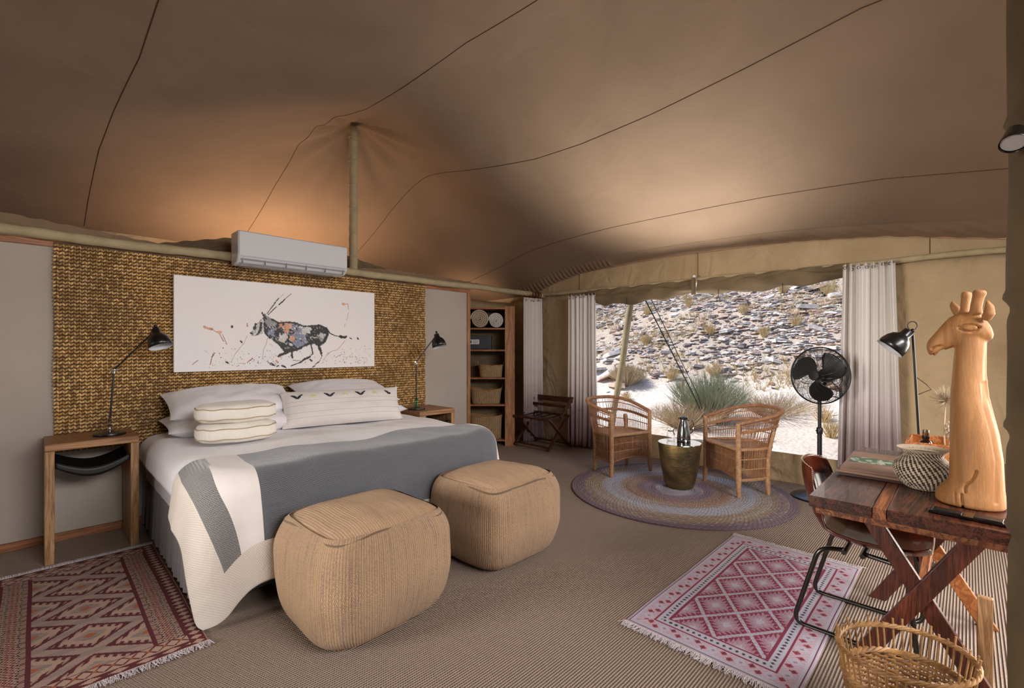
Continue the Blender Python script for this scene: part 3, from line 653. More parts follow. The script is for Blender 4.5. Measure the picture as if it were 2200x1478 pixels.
# ------------------------------------------------------------------ knotted sea-grass hanging
hm = thing('wall_hanging', 'big golden-brown knotted sea-grass mat hung behind the bed', 'wall hanging', (1.63, 4.54, .62))
b = MB(); b.bx(-1.545, 1.545, 0, .016, 0, 1.455); obj('backing', b, M['mat_back'], hm, smooth=False)
b = MB(); rn = random.Random(3); HW, HH = 1.55, 1.46; rows = 57; ns = 214
colA = [lin('d2a560'), lin('be9350'), lin('e0ba7c'), lin('a8834c'), lin('c8a670')]
for j in range(rows):
    z = (j+.5)*HH/rows
    for i in range(ns):
        x = -HW+(i+.5)*2*HW/ns + (.004*math.sin(z*9) if i in (0, ns-1) else 0); sg = 1 if i % 2 else -1
        hx, hz = .0078, .0155; cx_, cz = x, z+rn.uniform(-.0015, .0015); a = sg*(.62+rn.uniform(-.12, .12)); ca_, sa_ = math.cos(a), math.sin(a)
        k = noise.noise(Vector((x*2.5, z*2.5, 0)))*.5+.5; base = colA[min(4, int(max(0, min(.99, k*.8+rn.random()*.35))*5))]; f = rn.uniform(.9, 1.3); col = tuple(q*f for q in base)
        P = [(-hx*.25, -hz), (hx, -hz*.3), (hx, hz*.4), (hx*.25, hz), (-hx, hz*.3), (-hx, -hz*.4)]
        vs = [(cx_+p*ca_-q*sa_, -.002, cz+p*sa_+q*ca_) for p, q in P]+[(cx_+p*.45*ca_-q*.6*sa_, -.013-rn.uniform(0, .003), cz+p*.45*sa_+q*.6*ca_) for p, q in P]
        fs = [(m, (m+1) % 6, 6+(m+1) % 6, 6+m) for m in range(6)]+[(6, 7, 8, 9, 10, 11)]
        b.add(vs, fs, col=col)
o = obj('knotted_cord', b, M['mat'], hm, stuff=True, sharp=60)
b = MB(); b.tube([(-1.55+3.1*t/80, -.004+.003*math.sin(t), 1.462+.002*math.sin(t*.9)) for t in range(81)], .006, 6); obj('top_cord', b, M['jute'], hm)
# ------------------------------------------------------------------ painting
pt = thing('canvas_painting', 'long white canvas painted with a running oryx in black splashes, above the bed', 'painting', (0, 0, 0))
b = MB(); b.bx(.757, 2.50, 4.487, 4.52, 1.158, 1.933); obj('stretched_canvas', b, M['canvas_art'], pt, bevel=.003)
BODY = [(1.407, 1.618), (1.447, 1.632), (1.482, 1.612), (1.541, 1.583), (1.632, 1.593), (1.694, 1.583), (1.738, 1.571), (1.803, 1.551), (1.862, 1.566), (1.922, 1.571), (1.97, 1.556), (2.011, 1.516), (1.997, 1.482), (1.97, 1.427), (1.936, 1.387), (1.902, 1.373), (1.875, 1.4), (1.829, 1.396), (1.777, 1.373), (1.726, 1.346), (1.688, 1.327), (1.626, 1.321), (1.595, 1.327), (1.559, 1.372), (1.506, 1.422), (1.459, 1.446), (1.43, 1.477), (1.421, 1.507), (1.424, 1.569)]
STROKES = [(0.0163, 'k', [(1.401, 1.667), (1.418, 1.637), (1.436, 1.613)]), (0.0088, 'g', [(1.424, 1.656), (1.447, 1.62)]), (0.0056, 'k', [(1.441, 1.657), (1.482, 1.721), (1.506, 1.754)]), (0.0075, 'k', [(1.5, 1.748), (1.517, 1.774), (1.541, 1.804)]), (0.0019, 'g', [(1.535, 1.794), (1.583, 1.845)]), (0.0063, 'k', [(1.453, 1.651), (1.494, 1.697), (1.523, 1.727)]), (0.0088, 'k', [(1.541, 1.744), (1.577, 1.778), (1.598, 1.805)]), (0.0044, 'k', [(1.595, 1.802), (1.62, 1.826), (1.654, 1.856)]), (0.0019, 'k', [(1.506, 1.748), (1.482, 1.709)]), (0.0213, 'k', [(1.352, 1.56), (1.342, 1.53), (1.334, 1.508)]), (0.0213, 'k', [(1.393, 1.568), (1.39, 1.531), (1.379, 1.494)]), (0.01, 'k', [(1.381, 1.491), (1.362, 1.472), (1.351, 1.463)]), (0.0125, 'k', [(1.41, 1.618), (1.424, 1.594)]), (0.0019, 'k', [(1.401, 1.612), (1.379, 1.58), (1.356, 1.561)]), (0.0019, 'k', [(1.328, 1.505), (1.312, 1.486)]), (0.015, 'k', [(1.312, 1.483), (1.323, 1.474)]), (0.0019, 'k', [(1.312, 1.462), (1.334, 1.459), (1.367, 1.475)]), (0.0138, 'k', [(1.482, 1.609), (1.541, 1.58), (1.632, 1.589), (1.7, 1.58), (1.764, 1.556), (1.862, 1.562), (1.922, 1.569), (1.977, 1.546), (2.011, 1.51)]), (0.0175, 'k', [(1.421, 1.569), (1.424, 1.507), (1.436, 1.477), (1.465, 1.446), (1.506, 1.422), (1.559, 1.372), (1.595, 1.327)]), (0.0213, 'k', [(1.601, 1.327), (1.688, 1.333), (1.732, 1.353), (1.783, 1.382), (1.835, 1.409), (1.882, 1.4)]), (0.025, 'k', [(1.983, 1.536), (1.99, 1.482), (1.963, 1.421), (1.922, 1.38)]), (0.0213, 'k', [(1.638, 1.327), (1.601, 1.308), (1.571, 1.293), (1.541, 1.28)]), (0.0088, 'k', [(1.559, 1.277), (1.535, 1.283)]), (0.0163, 'k', [(1.657, 1.321), (1.657, 1.282), (1.663, 1.25)]), (0.0038, 'k', [(1.663, 1.24), (1.7, 1.233), (1.732, 1.236)]), (0.005, 'k', [(1.441, 1.235), (1.459, 1.216), (1.482, 1.197), (1.511, 1.19)]), (0.0125, 'k', [(1.476, 1.215), (1.5, 1.196)]), (0.0113, 'k', [(1.517, 1.186), (1.541, 1.189)]), (0.0113, 'k', [(1.565, 1.191), (1.589, 1.181), (1.604, 1.171)]), (0.0031, 'k', [(1.577, 1.2), (1.595, 1.178)]), (0.0125, 'o', [(1.517, 1.24), (1.535, 1.22)]), (0.005, 'o', [(1.511, 1.221), (1.517, 1.196)]), (0.0275, 'k', [(1.895, 1.393), (1.915, 1.346), (1.93, 1.299)]), (0.0113, 'k', [(1.93, 1.299), (1.939, 1.272)]), (0.005, 'k', [(1.936, 1.265), (1.915, 1.225), (1.882, 1.199)]), (0.01, 'k', [(1.905, 1.216), (1.875, 1.194)]), (0.0088, 'k', [(1.868, 1.18), (1.849, 1.17)]), (0.0113, 'k', [(1.83, 1.386), (1.842, 1.346), (1.85, 1.296)]), (0.0063, 'k', [(1.849, 1.297), (1.822, 1.27)]), (0.0163, 'k', [(1.822, 1.267), (1.777, 1.248), (1.732, 1.219)]), (0.0088, 'k', [(1.738, 1.219), (1.7, 1.204), (1.65, 1.186)]), (0.0138, 'k', [(1.816, 1.247), (1.842, 1.227)]), (0.0075, 'k', [(1.997, 1.516), (2.032, 1.49), (2.074, 1.473), (2.124, 1.464)]), (0.0213, 'k', [(2.124, 1.465), (2.16, 1.459), (2.197, 1.471)]), (0.0075, 'k', [(2.223, 1.455), (2.245, 1.445)]), (0.0163, 'k', [(2.309, 1.453), (2.321, 1.437)]), (0.0213, 'k', [(1.164, 1.541), (1.164, 1.52)]), (0.0125, 'k', [(1.231, 1.411), (1.241, 1.402)]), (0.0063, 'r', [(1.282, 1.564), (1.283, 1.54)]), (0.0188, 'o', [(2.142, 1.801), (2.168, 1.789)]), (0.0075, 'o', [(2.16, 1.792), (2.204, 1.799)]), (0.0038, 'd', [(2.204, 1.795), (2.209, 1.746)]), (0.0019, 'd', [(2.208, 1.711), (2.201, 1.655), (2.186, 1.633)]), (0.0031, 'd', [(2.171, 1.597), (2.168, 1.562)]), (0.0019, 'd', [(1.282, 1.458), (1.262, 1.407), (1.23, 1.359), (1.188, 1.299), (1.156, 1.229)]), (0.0019, 'd', [(1.45, 1.452), (1.436, 1.39), (1.413, 1.334), (1.404, 1.254)]), (0.0031, 'r', [(2.175, 1.43), (2.131, 1.374), (2.088, 1.332), (2.032, 1.319), (1.983, 1.285)]), (0.0038, 'r', [(2.142, 1.291), (2.074, 1.257)]), (0.0019, 'd', [(2.032, 1.319), (1.99, 1.285), (1.949, 1.232)]), (0.005, 'r', [(1.328, 1.261), (1.295, 1.235)]), (0.0031, 'r', [(1.209, 1.219), (1.268, 1.217)]), (0.0038, 'o', [(1.47, 1.387), (1.488, 1.372)]), (0.0063, 'k', [(1.115, 1.235), (1.133, 1.232)]), (0.005, 'k', [(1.722, 1.476), (1.726, 1.473)]), (0.0169, 'o', [(0.961, 1.525), (0.993, 1.512), (1.017, 1.507)]), (0.0042, 'r', [(1.017, 1.507), (1.07, 1.473), (1.102, 1.408)]), (0.0197, 'o', [(1.064, 1.489), (1.078, 1.487)]), (0.0056, 'r', [(1.031, 1.314), (1.017, 1.277), (1.005, 1.214)]), (0.0042, 'k', [(1.038, 1.311), (1.014, 1.268)]), (0.0113, 'k', [(1.122, 1.233), (1.134, 1.227)]), (0.0042, 'r', [(0.88, 1.217), (0.919, 1.252)]), (0.0056, 'r', [(1.281, 1.224), (1.324, 1.263)]), (0.0042, 'r', [(1.094, 1.463), (1.127, 1.38)])]
BLOBS = [(1.601, 1.544, 0.0469, 'o'), (1.565, 1.549, 0.0281, 'o'), (1.675, 1.437, 0.0344, 'o'), (1.726, 1.424, 0.0813, 'b'), (1.713, 1.502, 0.0563, 'b'), (1.482, 1.484, 0.0375, 'b'), (1.541, 1.511, 0.0563, 'k'), (1.517, 1.434, 0.0375, 'k'), (1.62, 1.391, 0.0563, 'k'), (1.663, 1.353, 0.0438, 'k'), (1.816, 1.459, 0.05, 'k'), (1.882, 1.493, 0.05, 'k'), (1.882, 1.413, 0.05, 'k'), (1.942, 1.521, 0.0375, 'k'), (1.447, 1.533, 0.0313, 'k'), (1.956, 1.441, 0.0313, 'g'), (1.482, 1.571, 0.0438, 'g'), (1.577, 1.442, 0.0375, 'w'), (1.777, 1.517, 0.05, 'w'), (1.936, 1.474, 0.0313, 'w'), (1.43, 1.594, 0.0281, 'g'), (1.401, 1.581, 0.0156, 'w'), (1.929, 1.534, 0.0163, 'r'), (1.476, 1.453, 0.025, 'k'), (1.663, 1.501, 0.025, 'k')]

CK = {'k': lin('141416'), 'g': lin('8e9094'), 'w': lin('d6d2ce'), 'o': lin('d49a78'), 'b': lin('8088a0'), 'd': lin('5a504e'), 'r': lin('a05050')}
def inpoly(x, z, poly):
    c = False; n = len(poly)
    for i in range(n):
        (x0, z0), (x1, z1) = poly[i], poly[i-1]
        if (z0 > z) != (z1 > z) and x < (x1-x0)*(z-z0)/(z1-z0)+x0: c = not c
    return c
rn = random.Random(21); AR = .0022; AX0, AZ0 = .757, 1.158; AW, AH = int(1.743/AR), int(.775/AR)
art = np.full((AW, AH, 3), -1.0); owner = np.zeros((AW, AH), int)
def patch(x, z, rx, rz2, ang, col, own):
    m = max(rx, rz2)*1.3+AR; i0, i1 = int((x-m-AX0)/AR), int((x+m-AX0)/AR)+1; j0, j1 = int((z-m-AZ0)/AR), int((z+m-AZ0)/AR)+1
    i0, i1, j0, j1 = max(0, i0), min(AW-1, i1), max(0, j0), min(AH-1, j1)
    if i1 <= i0 or j1 <= j0: return
    X = AX0+(np.arange(i0, i1)+.5)*AR-x; Z = AZ0+(np.arange(j0, j1)+.5)*AR-z; X, Z = np.meshgrid(X, Z, indexing='ij')
    c_, s_ = math.cos(ang), math.sin(ang); p = (X*c_+Z*s_)/max(rx, AR*.55); q = (-X*s_+Z*c_)/max(rz2, AR*.55)
    k = p*p+q*q+.5*np.sin(X*900+Z*700+rn.random()*6)*(rx > .004) < 1
    art[i0:i1, j0:j1][k] = col; owner[i0:i1, j0:j1][k] = own
bx0, bx1 = min(p[0] for p in BODY), max(p[0] for p in BODY); bz0, bz1 = min(p[1] for p in BODY), max(p[1] for p in BODY)
HEAD = [(1.306, 1.48), (1.328, 1.508), (1.356, 1.561), (1.401, 1.612), (1.43, 1.6), (1.424, 1.532), (1.401, 1.482), (1.356, 1.462), (1.317, 1.465)]
for i in range(900):
    x = rn.uniform(min(p[0] for p in HEAD), max(p[0] for p in HEAD)); z = rn.uniform(min(p[1] for p in HEAD), max(p[1] for p in HEAD))
    if inpoly(x, z, HEAD): patch(x, z, .006, .003, rn.uniform(0, 3), tuple(q*rn.uniform(.85, 1.1) for q in CK[rn.choice('wwwg')]), 1)
for i in range(2600):
    x = rn.uniform(bx0, bx1); z = rn.uniform(bz0, bz1)
    if not inpoly(x, z, BODY): continue
    best = min(((math.hypot(x-X, z-Z)/r, k) for (X, Z, r, k) in BLOBS))
    k = best[1] if best[0] < 1.35 and rn.random() < .88 else rn.choice('kkwgb')
    if i < 700: k = rn.choice('wwwg')
    f = rn.uniform(.8, 1.15); s_ = rn.uniform(.006, .019) if i > 700 else .016
    patch(x, z, s_, s_*rn.uniform(.25, .7), rn.uniform(-1.4, -.4) if rn.random() < .7 else rn.uniform(0, 3), tuple(min(1, q*f) for q in CK[k]), 1)
def stroke(w_, k, pts, own):
    for (x0, z0), (x1, z1) in zip(pts, pts[1:]):
        L = math.hypot(x1-x0, z1-z0); n = max(1, int(L/max(.002, w_*.3))); a = math.atan2(z1-z0, x1-x0)
        for i in range(n+1):
            t = i/n
            if w_ > .006 and rn.random() < .10: continue
            f = rn.uniform(.6, 1.4); ww = w_*rn.uniform(.55, 1.05)*.5
            patch(x0+(x1-x0)*t+rn.uniform(-.1, .1)*w_, z0+(z1-z0)*t+rn.uniform(-.15, .15)*w_, max(L/n*.8, ww), ww, a+rn.uniform(-.2, .2), tuple(min(1, q*f) for q in CK[k]), own)
for n_, (w_, k, pts) in enumerate(STROKES): stroke(w_*1.25, k, pts, 1 if n_ < 44 else 2)
for i in range(330):
    z = 1.19+abs(rn.gauss(0, .09)); x = rn.choice([rn.uniform(.95, 1.5), rn.uniform(1.4, 2.42), rn.uniform(2.15, 2.45)])
    r = rn.choice([.0012, .0015, .002, .0028, .004]); patch(x, z, r, r, 0, CK[rn.choice('kkkdrrg')], 2)
def paint(own, nm, lab=None):
    mb = MB(); q = np.round(art*14)/14
    for i in range(AW):
        j = 0
        while j < AH:
            if owner[i, j] != own: j += 1; continue
            k = j
            while k+1 < AH and owner[i, k+1] == own and (q[i, k+1] == q[i, j]).all(): k += 1
            x = AX0+i*AR; z0 = AZ0+j*AR; z1 = AZ0+(k+1)*AR; c = tuple(art[i, j:k+1].mean(0))
            mb.add([(x, 4.486, z0), (x+AR, 4.486, z0), (x+AR, 4.486, z1), (x, 4.486, z1)], [(0, 1, 2, 3)], col=c); j = k+1
    obj(nm, mb, M['paint'], pt, lab, smooth=False)
paint(1, 'painted_oryx', 'running oryx in black, grey and orange brush marks'); paint(2, 'paint_splatter')
# ------------------------------------------------------------------ bed
bed = thing('bed', 'wide king-size bed on a grey skirted base against the knotted mat', 'bed', (1.58, 3.6, 0))
b = MB(); b.bx(-.975, .975, -.90, .92, .07, .30); obj('base', b, M['navy'], bed, bevel=.01)
for x in (-.9, 0, .9):
    for y in (-.84, .84): b = MB(); b.lathe([(.03, 0), (.035, .07)], 14, (x, y, 0)); obj('foot', b, M['black'], bed)
b = MB(); 
def skirt(a, c):
    per = [(-1.0, .92), (-1.0, -.92), (1.0, -.92), (1.0, .92)]; seg = [1.84, 2.0, 1.84]; s = a*sum(seg); k = 0
    while k < 2 and s > seg[k]: s -= seg[k]; k += 1
    p = Vector(per[k]); q = Vector(per[k+1]); d = (q-p).normalized(); n_ = Vector((d.y, -d.x))*-1
    pos = p+d*s; r = .007*math.sin(s*75)+.004*math.sin(s*31+2); r *= .4+.6*(1-c)
    lo = .012 if k != 1 else .10
    return (pos.x-n_.x*r-(.012*(1-c)*n_.x), pos.y-n_.y*r, lo+(.36-lo)*c)
b.grid(skirt, 500, 6); obj('bed_skirt', b, M['skirt'], bed, 'grey gathered bed skirt', sharp=0)
b = MB(); b.bx(-1.0, 1.0, -.93, .93, .30, .62); obj('mattress', b, M['white'], bed, bevel=.06, subsurf=0)
BCX, BHX, BY0, BY1, BTOP = 1.58, 1.045, 2.60, 4.50, .70
def drapeP(px, py, rc=.20, re=.085, top=BTOP, off=0, hx=BHX, y0=BY0, fold=0, floor=.012, dome=.012, k1=9, fl=.10):
    hxx = hx-re; yy0 = y0+re; ix0, ix1 = BCX-hxx+rc, BCX+hxx-rc; iy0 = yy0+rc
    qx = min(max(px, ix0), ix1); qy = max(py, iy0); v = Vector((px-qx, py-qy)); L = v.length
    bump_ = dome*(noise.noise(Vector((px*2.2, py*2.2, 4)))+.5*noise.noise(Vector((px*5+py*3, py*2, 2))))
    if L <= rc: return Vector((px, py, top+off+bump_))
    n = v/L; over = L-rc; arc = re*PI/2
    if over < arc: th = over/re; out = re*math.sin(th); dn = re*(1-math.cos(th))
    else:
        ex = over-arc; out = re+ex*fl; dn = re+ex
    ang = math.atan2(n.y, n.x); s_ = qx*1.0+qy*1.0
    w = min(1, max(0, over-.04)/.35)
    corner = 4*abs(n.x*n.y)
    out += fold*w*.5*(1.6+math.sin(ang*k1+1.0)*corner*1.6+.45*math.sin(s_*17+.8)*(1-corner*.8)+.2*math.sin(s_*41)*(1-corner))
    z = top-dn
    if z < floor+.06: z = floor+.06*math.exp(-(floor+.06-z)/.06)
    out += off; z2 = z+off*max(0, 1-over/arc)
    return Vector((qx+n.x*(rc+out), qy+n.y*(rc+out), z2+bump_*max(0, 1-over/arc)))
dv = MB(); x0, x1, y0_, y1_ = BCX-1.045-.13, BCX+1.045+.16, 2.60-.24, 4.42
dv.grid(lambda a, c: drapeP(x0+(x1-x0)*a, y0_+(y1_-y0_)*c, off=0, fold=.004, dome=.028, rc=.20, re=.11), 150, 110, uvfn=lambda a, c: (x0+(x1-x0)*a, y0_+(y1_-y0_)*c))
o = obj('duvet', dv, M['duvet'], None, sharp=0, solid=.02, off=-1); tag(o, 'plump white duvet spread over the whole bed', 'duvet')
# throw with grey twill field, ivory band, dark band and linen border
TX0, TX1, TY0, TY1 = BCX-BHX-.42, BCX+BHX+.36, BY0-.50, 3.05
def zone(a, c):
    x = TX0+(TX1-TX0)*a-(BCX-BHX); y = TY0+(TY1-TY0)*c-BY0; xr = TX1-(TX1-TX0)*(1-a)-(BCX+BHX)
    if y < -.30 or x < -.10 or xr > .16: return 3
    if y > .448: return 2
    if x < .055: return 1
    if x < .245: return 2
    if xr > .05: return 1
    if xr > -.12: return 2
    return 0
th = MB()
th.grid(lambda a, c: drapeP(TX0+(TX1-TX0)*a+.22*c*(1-a)**6, TY0+(TY1-TY0)*c+.03*math.sin(a*5), off=.016, fold=.02, dome=.028, rc=.20, re=.11, k1=5, fl=.10), 230, 130,
        uvfn=lambda a, c: ((TX1-TX0)*a, (TY1-TY0)*c), mifn=zone)
o = obj('bed_throw', th, [M['twill'], M['twill_dk'], M['throw_w'], M['throw_linen']], None, sharp=0, solid=.006, off=1)
tag(o, 'grey twill throw with ivory band and linen border draped across the bed foot', 'throw')
# pillows
def pillow_mb(w_, d_, t, n=2.6, pinch=.05, seed=0, wr_=.008, seam=0):
    b = MB()
    for sg in (1, -1):
        def fn(a, c, sg=sg):
            u, v = 2*a-1, 2*c-1
            x = u*w_/2*(1-pinch*(1-abs(v)**2)*0 - pinch*(1-v*v)*abs(u)); y = v*d_/2*(1-pinch*(1-u*u)*abs(v))
            h = (max(0, 1-abs(u)**n)*max(0, 1-abs(v)**n))**.5
            z = sg*t/2*h + wr_*h*noise.noise(Vector((u*3+seed, v*3, sg)))*2+wr_*.6*(1-h)*math.sin(u*14+seed)*0
            return (x, y, z)
        b.grid(fn, 36, 28) if sg > 0 else b.grid(lambda a, c: fn(1-a, c, -1), 36, 28)
    return b
def pillow(label, cat, loc, rot, dims, mat, group=None, name='pillow', **kw):
    o = obj(name, pillow_mb(*dims, **kw), mat, None, sharp=0); o.location = loc; o.rotation_euler = rot
    tag(o, label, cat, group); return o
pillow('lower of the two white sleeping pillows at the left head of the bed', 'pillow', (1.10, 4.17, .775), (.06, 0, -.04), (.92, .55, .20), M['white'], seed=2)
pillow('upper of the two white sleeping pillows at the left head of the bed', 'pillow', (1.11, 4.235, .925), (.30, -.02, -.03), (.90, .50, .20), M['white'], seed=4)
pillow('lower white sleeping pillow hidden behind the long bolster at right', 'pillow', (2.07, 4.17, .775), (.06, 0, .03), (.92, .55, .19), M['white'], seed=7)
pillow('upper white sleeping pillow showing above the long bolster at right', 'pillow', (2.06, 4.24, .925), (.30, .02, .02), (.90, .50, .20), M['white'], seed=9)
# long bolster cushion with embroidery
bol = thing('bolster_cushion', 'long white slub-cotton bolster with black chevron embroidery leaning on pillows', 'cushion', (1.87, 3.87, .845))
bm = MB(); bm.M = Matrix.Rotation(-.20, 4, 'Z') @ Matrix.Rotation(math.radians(62), 4, 'X')
src = pillow_mb(1.0, .32, .17, n=3.2, pinch=.04, seed=5, wr_=.004)
bm.add(src.v, src.f, uv=src.uv); obj('cushion', bm, M['bolster'], bol, sharp=0)
def bpos(u, v, lift=.002):
    n = 3.2; h = (max(0, 1-abs(u)**n)*max(0, 1-abs(v)**n))**.5
    return bm.M @ Vector((u*.5*(1-.04*(1-v*v)*abs(u)), v*.16*(1-.04*(1-u*u)*abs(v)), .085*h+lift+.004*2*h*noise.noise(Vector((u*3+5, v*3, 1)))))
e = MB(); yl = MB(); st = MB()
for cx_ in (-.78, -.26, .26, .8):
    for (i, j) in [(-3, 1.6), (-2.4, 1.0), (-1.8, 1.3), (-1.8, .4), (-1.2, .7), (-1.2, -.2), (-.6, .1), (-.6, -.8), (0, -.9), (.6, -.1), (.6, -.9), (1.2, .5), (1.2, -.3), (1.8, .9), (1.8, .2), (2.4, 1.3), (3, 1.6)]:
        if cx_ == .8 and i > 1: continue
        p = bpos(cx_+i*.016*1.6, .52+j*.075); e.box(p, (.011, .005, .009), R=(Matrix.Rotation(-.20, 3, 'Z')))
for cx_ in (-.52, 0, .52):
    for (i, j) in [(-1.2, -.6), (-.8, 0), (-.4, .6), (0, 1.1), (.4, .6), (.8, 0), (1.2, -.6), (0, .1)]:
        p = bpos(cx_+i*.026, .52+j*.06); yl.box(p, (.008, .005, .007), R=(Matrix.Rotation(-.20, 3, 'Z')))
for v_ in (-.35, .05, .28, -.62): st.tube([bpos(-.97+1.94*t/50, v_, .0005) for t in range(51)], .0012, 4)
obj('black_embroidery', e, plain('black_thread', '2c2430', .9), bol, 'black stitched chevrons', smooth=False, stuff=True)
obj('yellow_embroidery', yl, plain('yellow_thread', 'd8cf7a', .9), bol, 'pale yellow stitched triangles', smooth=False, stuff=True)
obj('slub_line', st, M['cream_dk'], bol, stuff=True)
b = MB()
for (u, v) in ((.99, .98), (.99, -.98), (-.99, .98)):
    p = bpos(u, v)
    for k in range(9): q = Vector((RND.uniform(-1, 1), RND.uniform(-1, 1), RND.uniform(-1, .4))).normalized()*.022; b.tube([p, p+q], [.002, .0012], 4)
obj('tassel', b, M['bolster'], bol, stuff=True)
# two loaf shaped cream cushions with piping
def loaf(label, z, dy, rz):
    t = thing('loaf_cushion', label, 'cushion', (.965, 3.60+dy, z), rz)
    def out(q, k=1.0): c_, s_ = math.cos(q), math.sin(q); return (.245*k*math.copysign(abs(c_)**.8, c_), .16*k*math.copysign(abs(s_)**.8, s_))
    b = MB()
    def fn(a, c):
        q = 2*PI*a; ph = -PI/2+PI*c; k = max(0.001, math.cos(ph)**.30 if math.cos(ph) > 0 else 0); x, y = out(q, k)
        z_ = .066*math.copysign(abs(math.sin(ph))**.8, math.sin(ph)); return (x, y, z_+.004*noise.noise(Vector((x*9, y*9, z_*9+z))))
    b.grid(fn, 64, 26, cu=True); obj('cushion', b, M['cream'], t, sharp=0)
    for zz in (.034, -.034):
        k = math.cos(math.asin((abs(zz)/.066)**(1/.8)))**.30*1.012
        b = MB(); b.tube([(*out(q, k), zz+.003*math.sin(q*9)) for q in np.linspace(0, 2*PI, 73)[:-1]], .0035, 6, closed=True); obj('piping', b, M['cream_dk'], t)
loaf('lower of the two stacked cream loaf-shaped cushions with piping', .785, 0, -.06)
loaf('upper of the two stacked cream loaf-shaped cushions with piping', .915, .01, -.03)
# ------------------------------------------------------------------ bedside tables
def bedside(label, loc, w_=.46, d_=.42, h=.75, sling=True):
    t = thing('bedside_table', label, 'bedside table', loc)
    b = MB(); b.bx(-w_/2, w_/2, 0, d_, h-.045, h); obj('tabletop', b, M['pale_x'], t, bevel=.004)
    for sx in (-1, 1):
        for k in range(4):
            y = (k+.5)*d_/4; b = MB(); b.bx(sx*(w_/2)-sx*.045, sx*w_/2, y-d_/8+.001+(.004 if k else 0), y+d_/8-.002, 0, h-.0455); obj('side_board', b, M['pale'], t, bevel=.003)
    b = MB()
    def fn(a, c): x = -w_/2+.045+(w_-.09)*a; return (x, .03+(d_-.07)*c, h-.155-.055*math.sin(PI*a)+(.03 if False else 0))
    def fn2(a, c):
        x = -w_/2+.046+(w_-.092)*a; s = c; y = .02+.04*0+(d_-.06)*s; return (x, y, h-.12-.06*math.sin(PI*a)-.03*math.sin(PI*s))
    b.grid(fn2, 24, 10)
    b.grid(lambda a, c: (-w_/2+.046+(w_-.092)*a, .02, h-.12-.06*math.sin(PI*a)-.035*c-.02*math.sin(PI*a)*c), 24, 3); obj('leather_sling', b, M['sling'], t, 'black leather magazine sling', solid=.004)
    return t
bedside('pale wooden waterfall bedside table standing left of the bed', (.262, 4.075, 0))
bedside('pale wooden waterfall bedside table standing right of the bed', (2.86, 3.86, 0), .44, .46, .72)
# ------------------------------------------------------------------ task lamps
def shade_prof(s=1): return [(.014*s, .085*s), (.027*s, .083*s), (.029*s, .05*s), (.034*s, .043*s), (.052*s, .03*s), (.066*s, .005*s), (.073*s, -.025*s), (.075*s, -.055*s)]
def task_lamp(label, base, elbow, head, tilt, green=False):
    t = thing('task_lamp', label, 'lamp', base); B = Vector(base); E = Vector(elbow)-B; H = Vector(head)-B
    b = MB(); b.lathe([(.088, 0), (.09, .006), (.088, .016), (.03, .024), (.012, .03)], 40); obj('base', b, M['blackmetal'], t)
    b = MB(); b.lathe([(.014, .025), (.016, .035), (.01, .045), (.010, .062), (.016, .07), (.010, .078), (.011, .10), (.015, .105), (.009, .115)], 18); obj('stem_collar', b, M['green'] if green else M['chrome'], t, 'green glass stem collar' if green else 'nickel stem collar')
    s0 = Vector((0, 0, .09))
    b = MB(); b.tube([s0, s0.lerp(E, .97)], .0065, 10); obj('lower_arm', b, M['blackmetal'], t)
    b = MB(); b.tube([s0.lerp(E, .93), s0.lerp(E, .99)], .010, 12); b.tube([E+Vector((-.02, -.012, 0)), E+Vector((.022, .012, 0))], .0085, 12); b.ball(E, .014, 12, 8); obj('elbow_joint', b, M['chrome'], t)
    b = MB(); b.tube([E, H], .006, 10); obj('upper_arm', b, M['blackmetal'], t)
    ax = Vector(tilt).normalized(); c0 = H+ax*-.075+Vector((0, 0, -.0))
    b = MB(); b.lathe(shade_prof(), 36, c0, axis=ax, caps=False); sh = obj('lamp_shade', b, M['blackmetal'], t, solid=.0015, off=1)
    b = MB(); b.lathe([(r*.975, z_) for r, z_ in shade_prof()[1:]], 36, c0, axis=ax, caps=False); obj('reflector', b, M['gloss'], sh, 'white inside of the shade')
    b = MB(); b.ball(c0-ax*.005, .026, 16, 10); obj('bulb', b, M['gloss'], sh)
    b = MB(); b.tube([H+Vector((-.012, -.008, .012)), H+Vector((.014, .008, .012))], .009, 10); b.ball(H+Vector((0, 0, .03)), .012, 10, 8); obj('head_knob', b, M['blackmetal'], t)
    return t
task_lamp('black jointed task lamp on the left bedside table, its shade turned right', (.352, 4.24, .75), (.375, 4.24, 1.20), (.600, 4.20, 1.48), (-.22, .34, 1))
task_lamp('black jointed task lamp with green glass collar on the right bedside table', (2.735, 4.06, .72), (2.735, 4.06, 1.21), (2.945, 4.0, 1.49), (-.12, .28, 1), True)
# ------------------------------------------------------------------ air conditioner
ac = thing('air_conditioner', 'white glossy split air conditioner mounted above the painting', 'air conditioner', (1.62, 4.46, 2.05))
b = MB(); pf = [(-.0, 0), (-.13, 0), (-.17, .015), (-.195, .05), (-.20, .09), (-.20, .255), (-.185, .272), (0, .275)]
n = len(pf); vs = [(-.47, y, z) for y, z in pf]+[(.47, y, z) for y, z in pf]
b.add(vs, [tuple(range(n)), tuple(range(2*n-1, n-1, -1))]+[(i, n+i, n+(i+1) % n, (i+1) % n) for i in range(n)]); obj('housing', b, M['gloss'], ac, bevel=.012)
b = MB(); b.add([(-.45, -.1335, -.002), (.45, -.1335, -.002), (.45, -.19, .045), (-.45, -.19, .045)], [(0, 1, 2, 3)]); obj('air_flap', b, M['grille'], ac, solid=.006, off=1, bevel=.002)
b = MB()
for k in range(6): b.bx(-.43+k*.172-.002, -.43+k*.172+.002, -.196, -.16, .008, .05)
b.bx(-.45, .45, -.2005, -.19, .055, .059); obj('outlet_vane', b, M['grille'], ac)
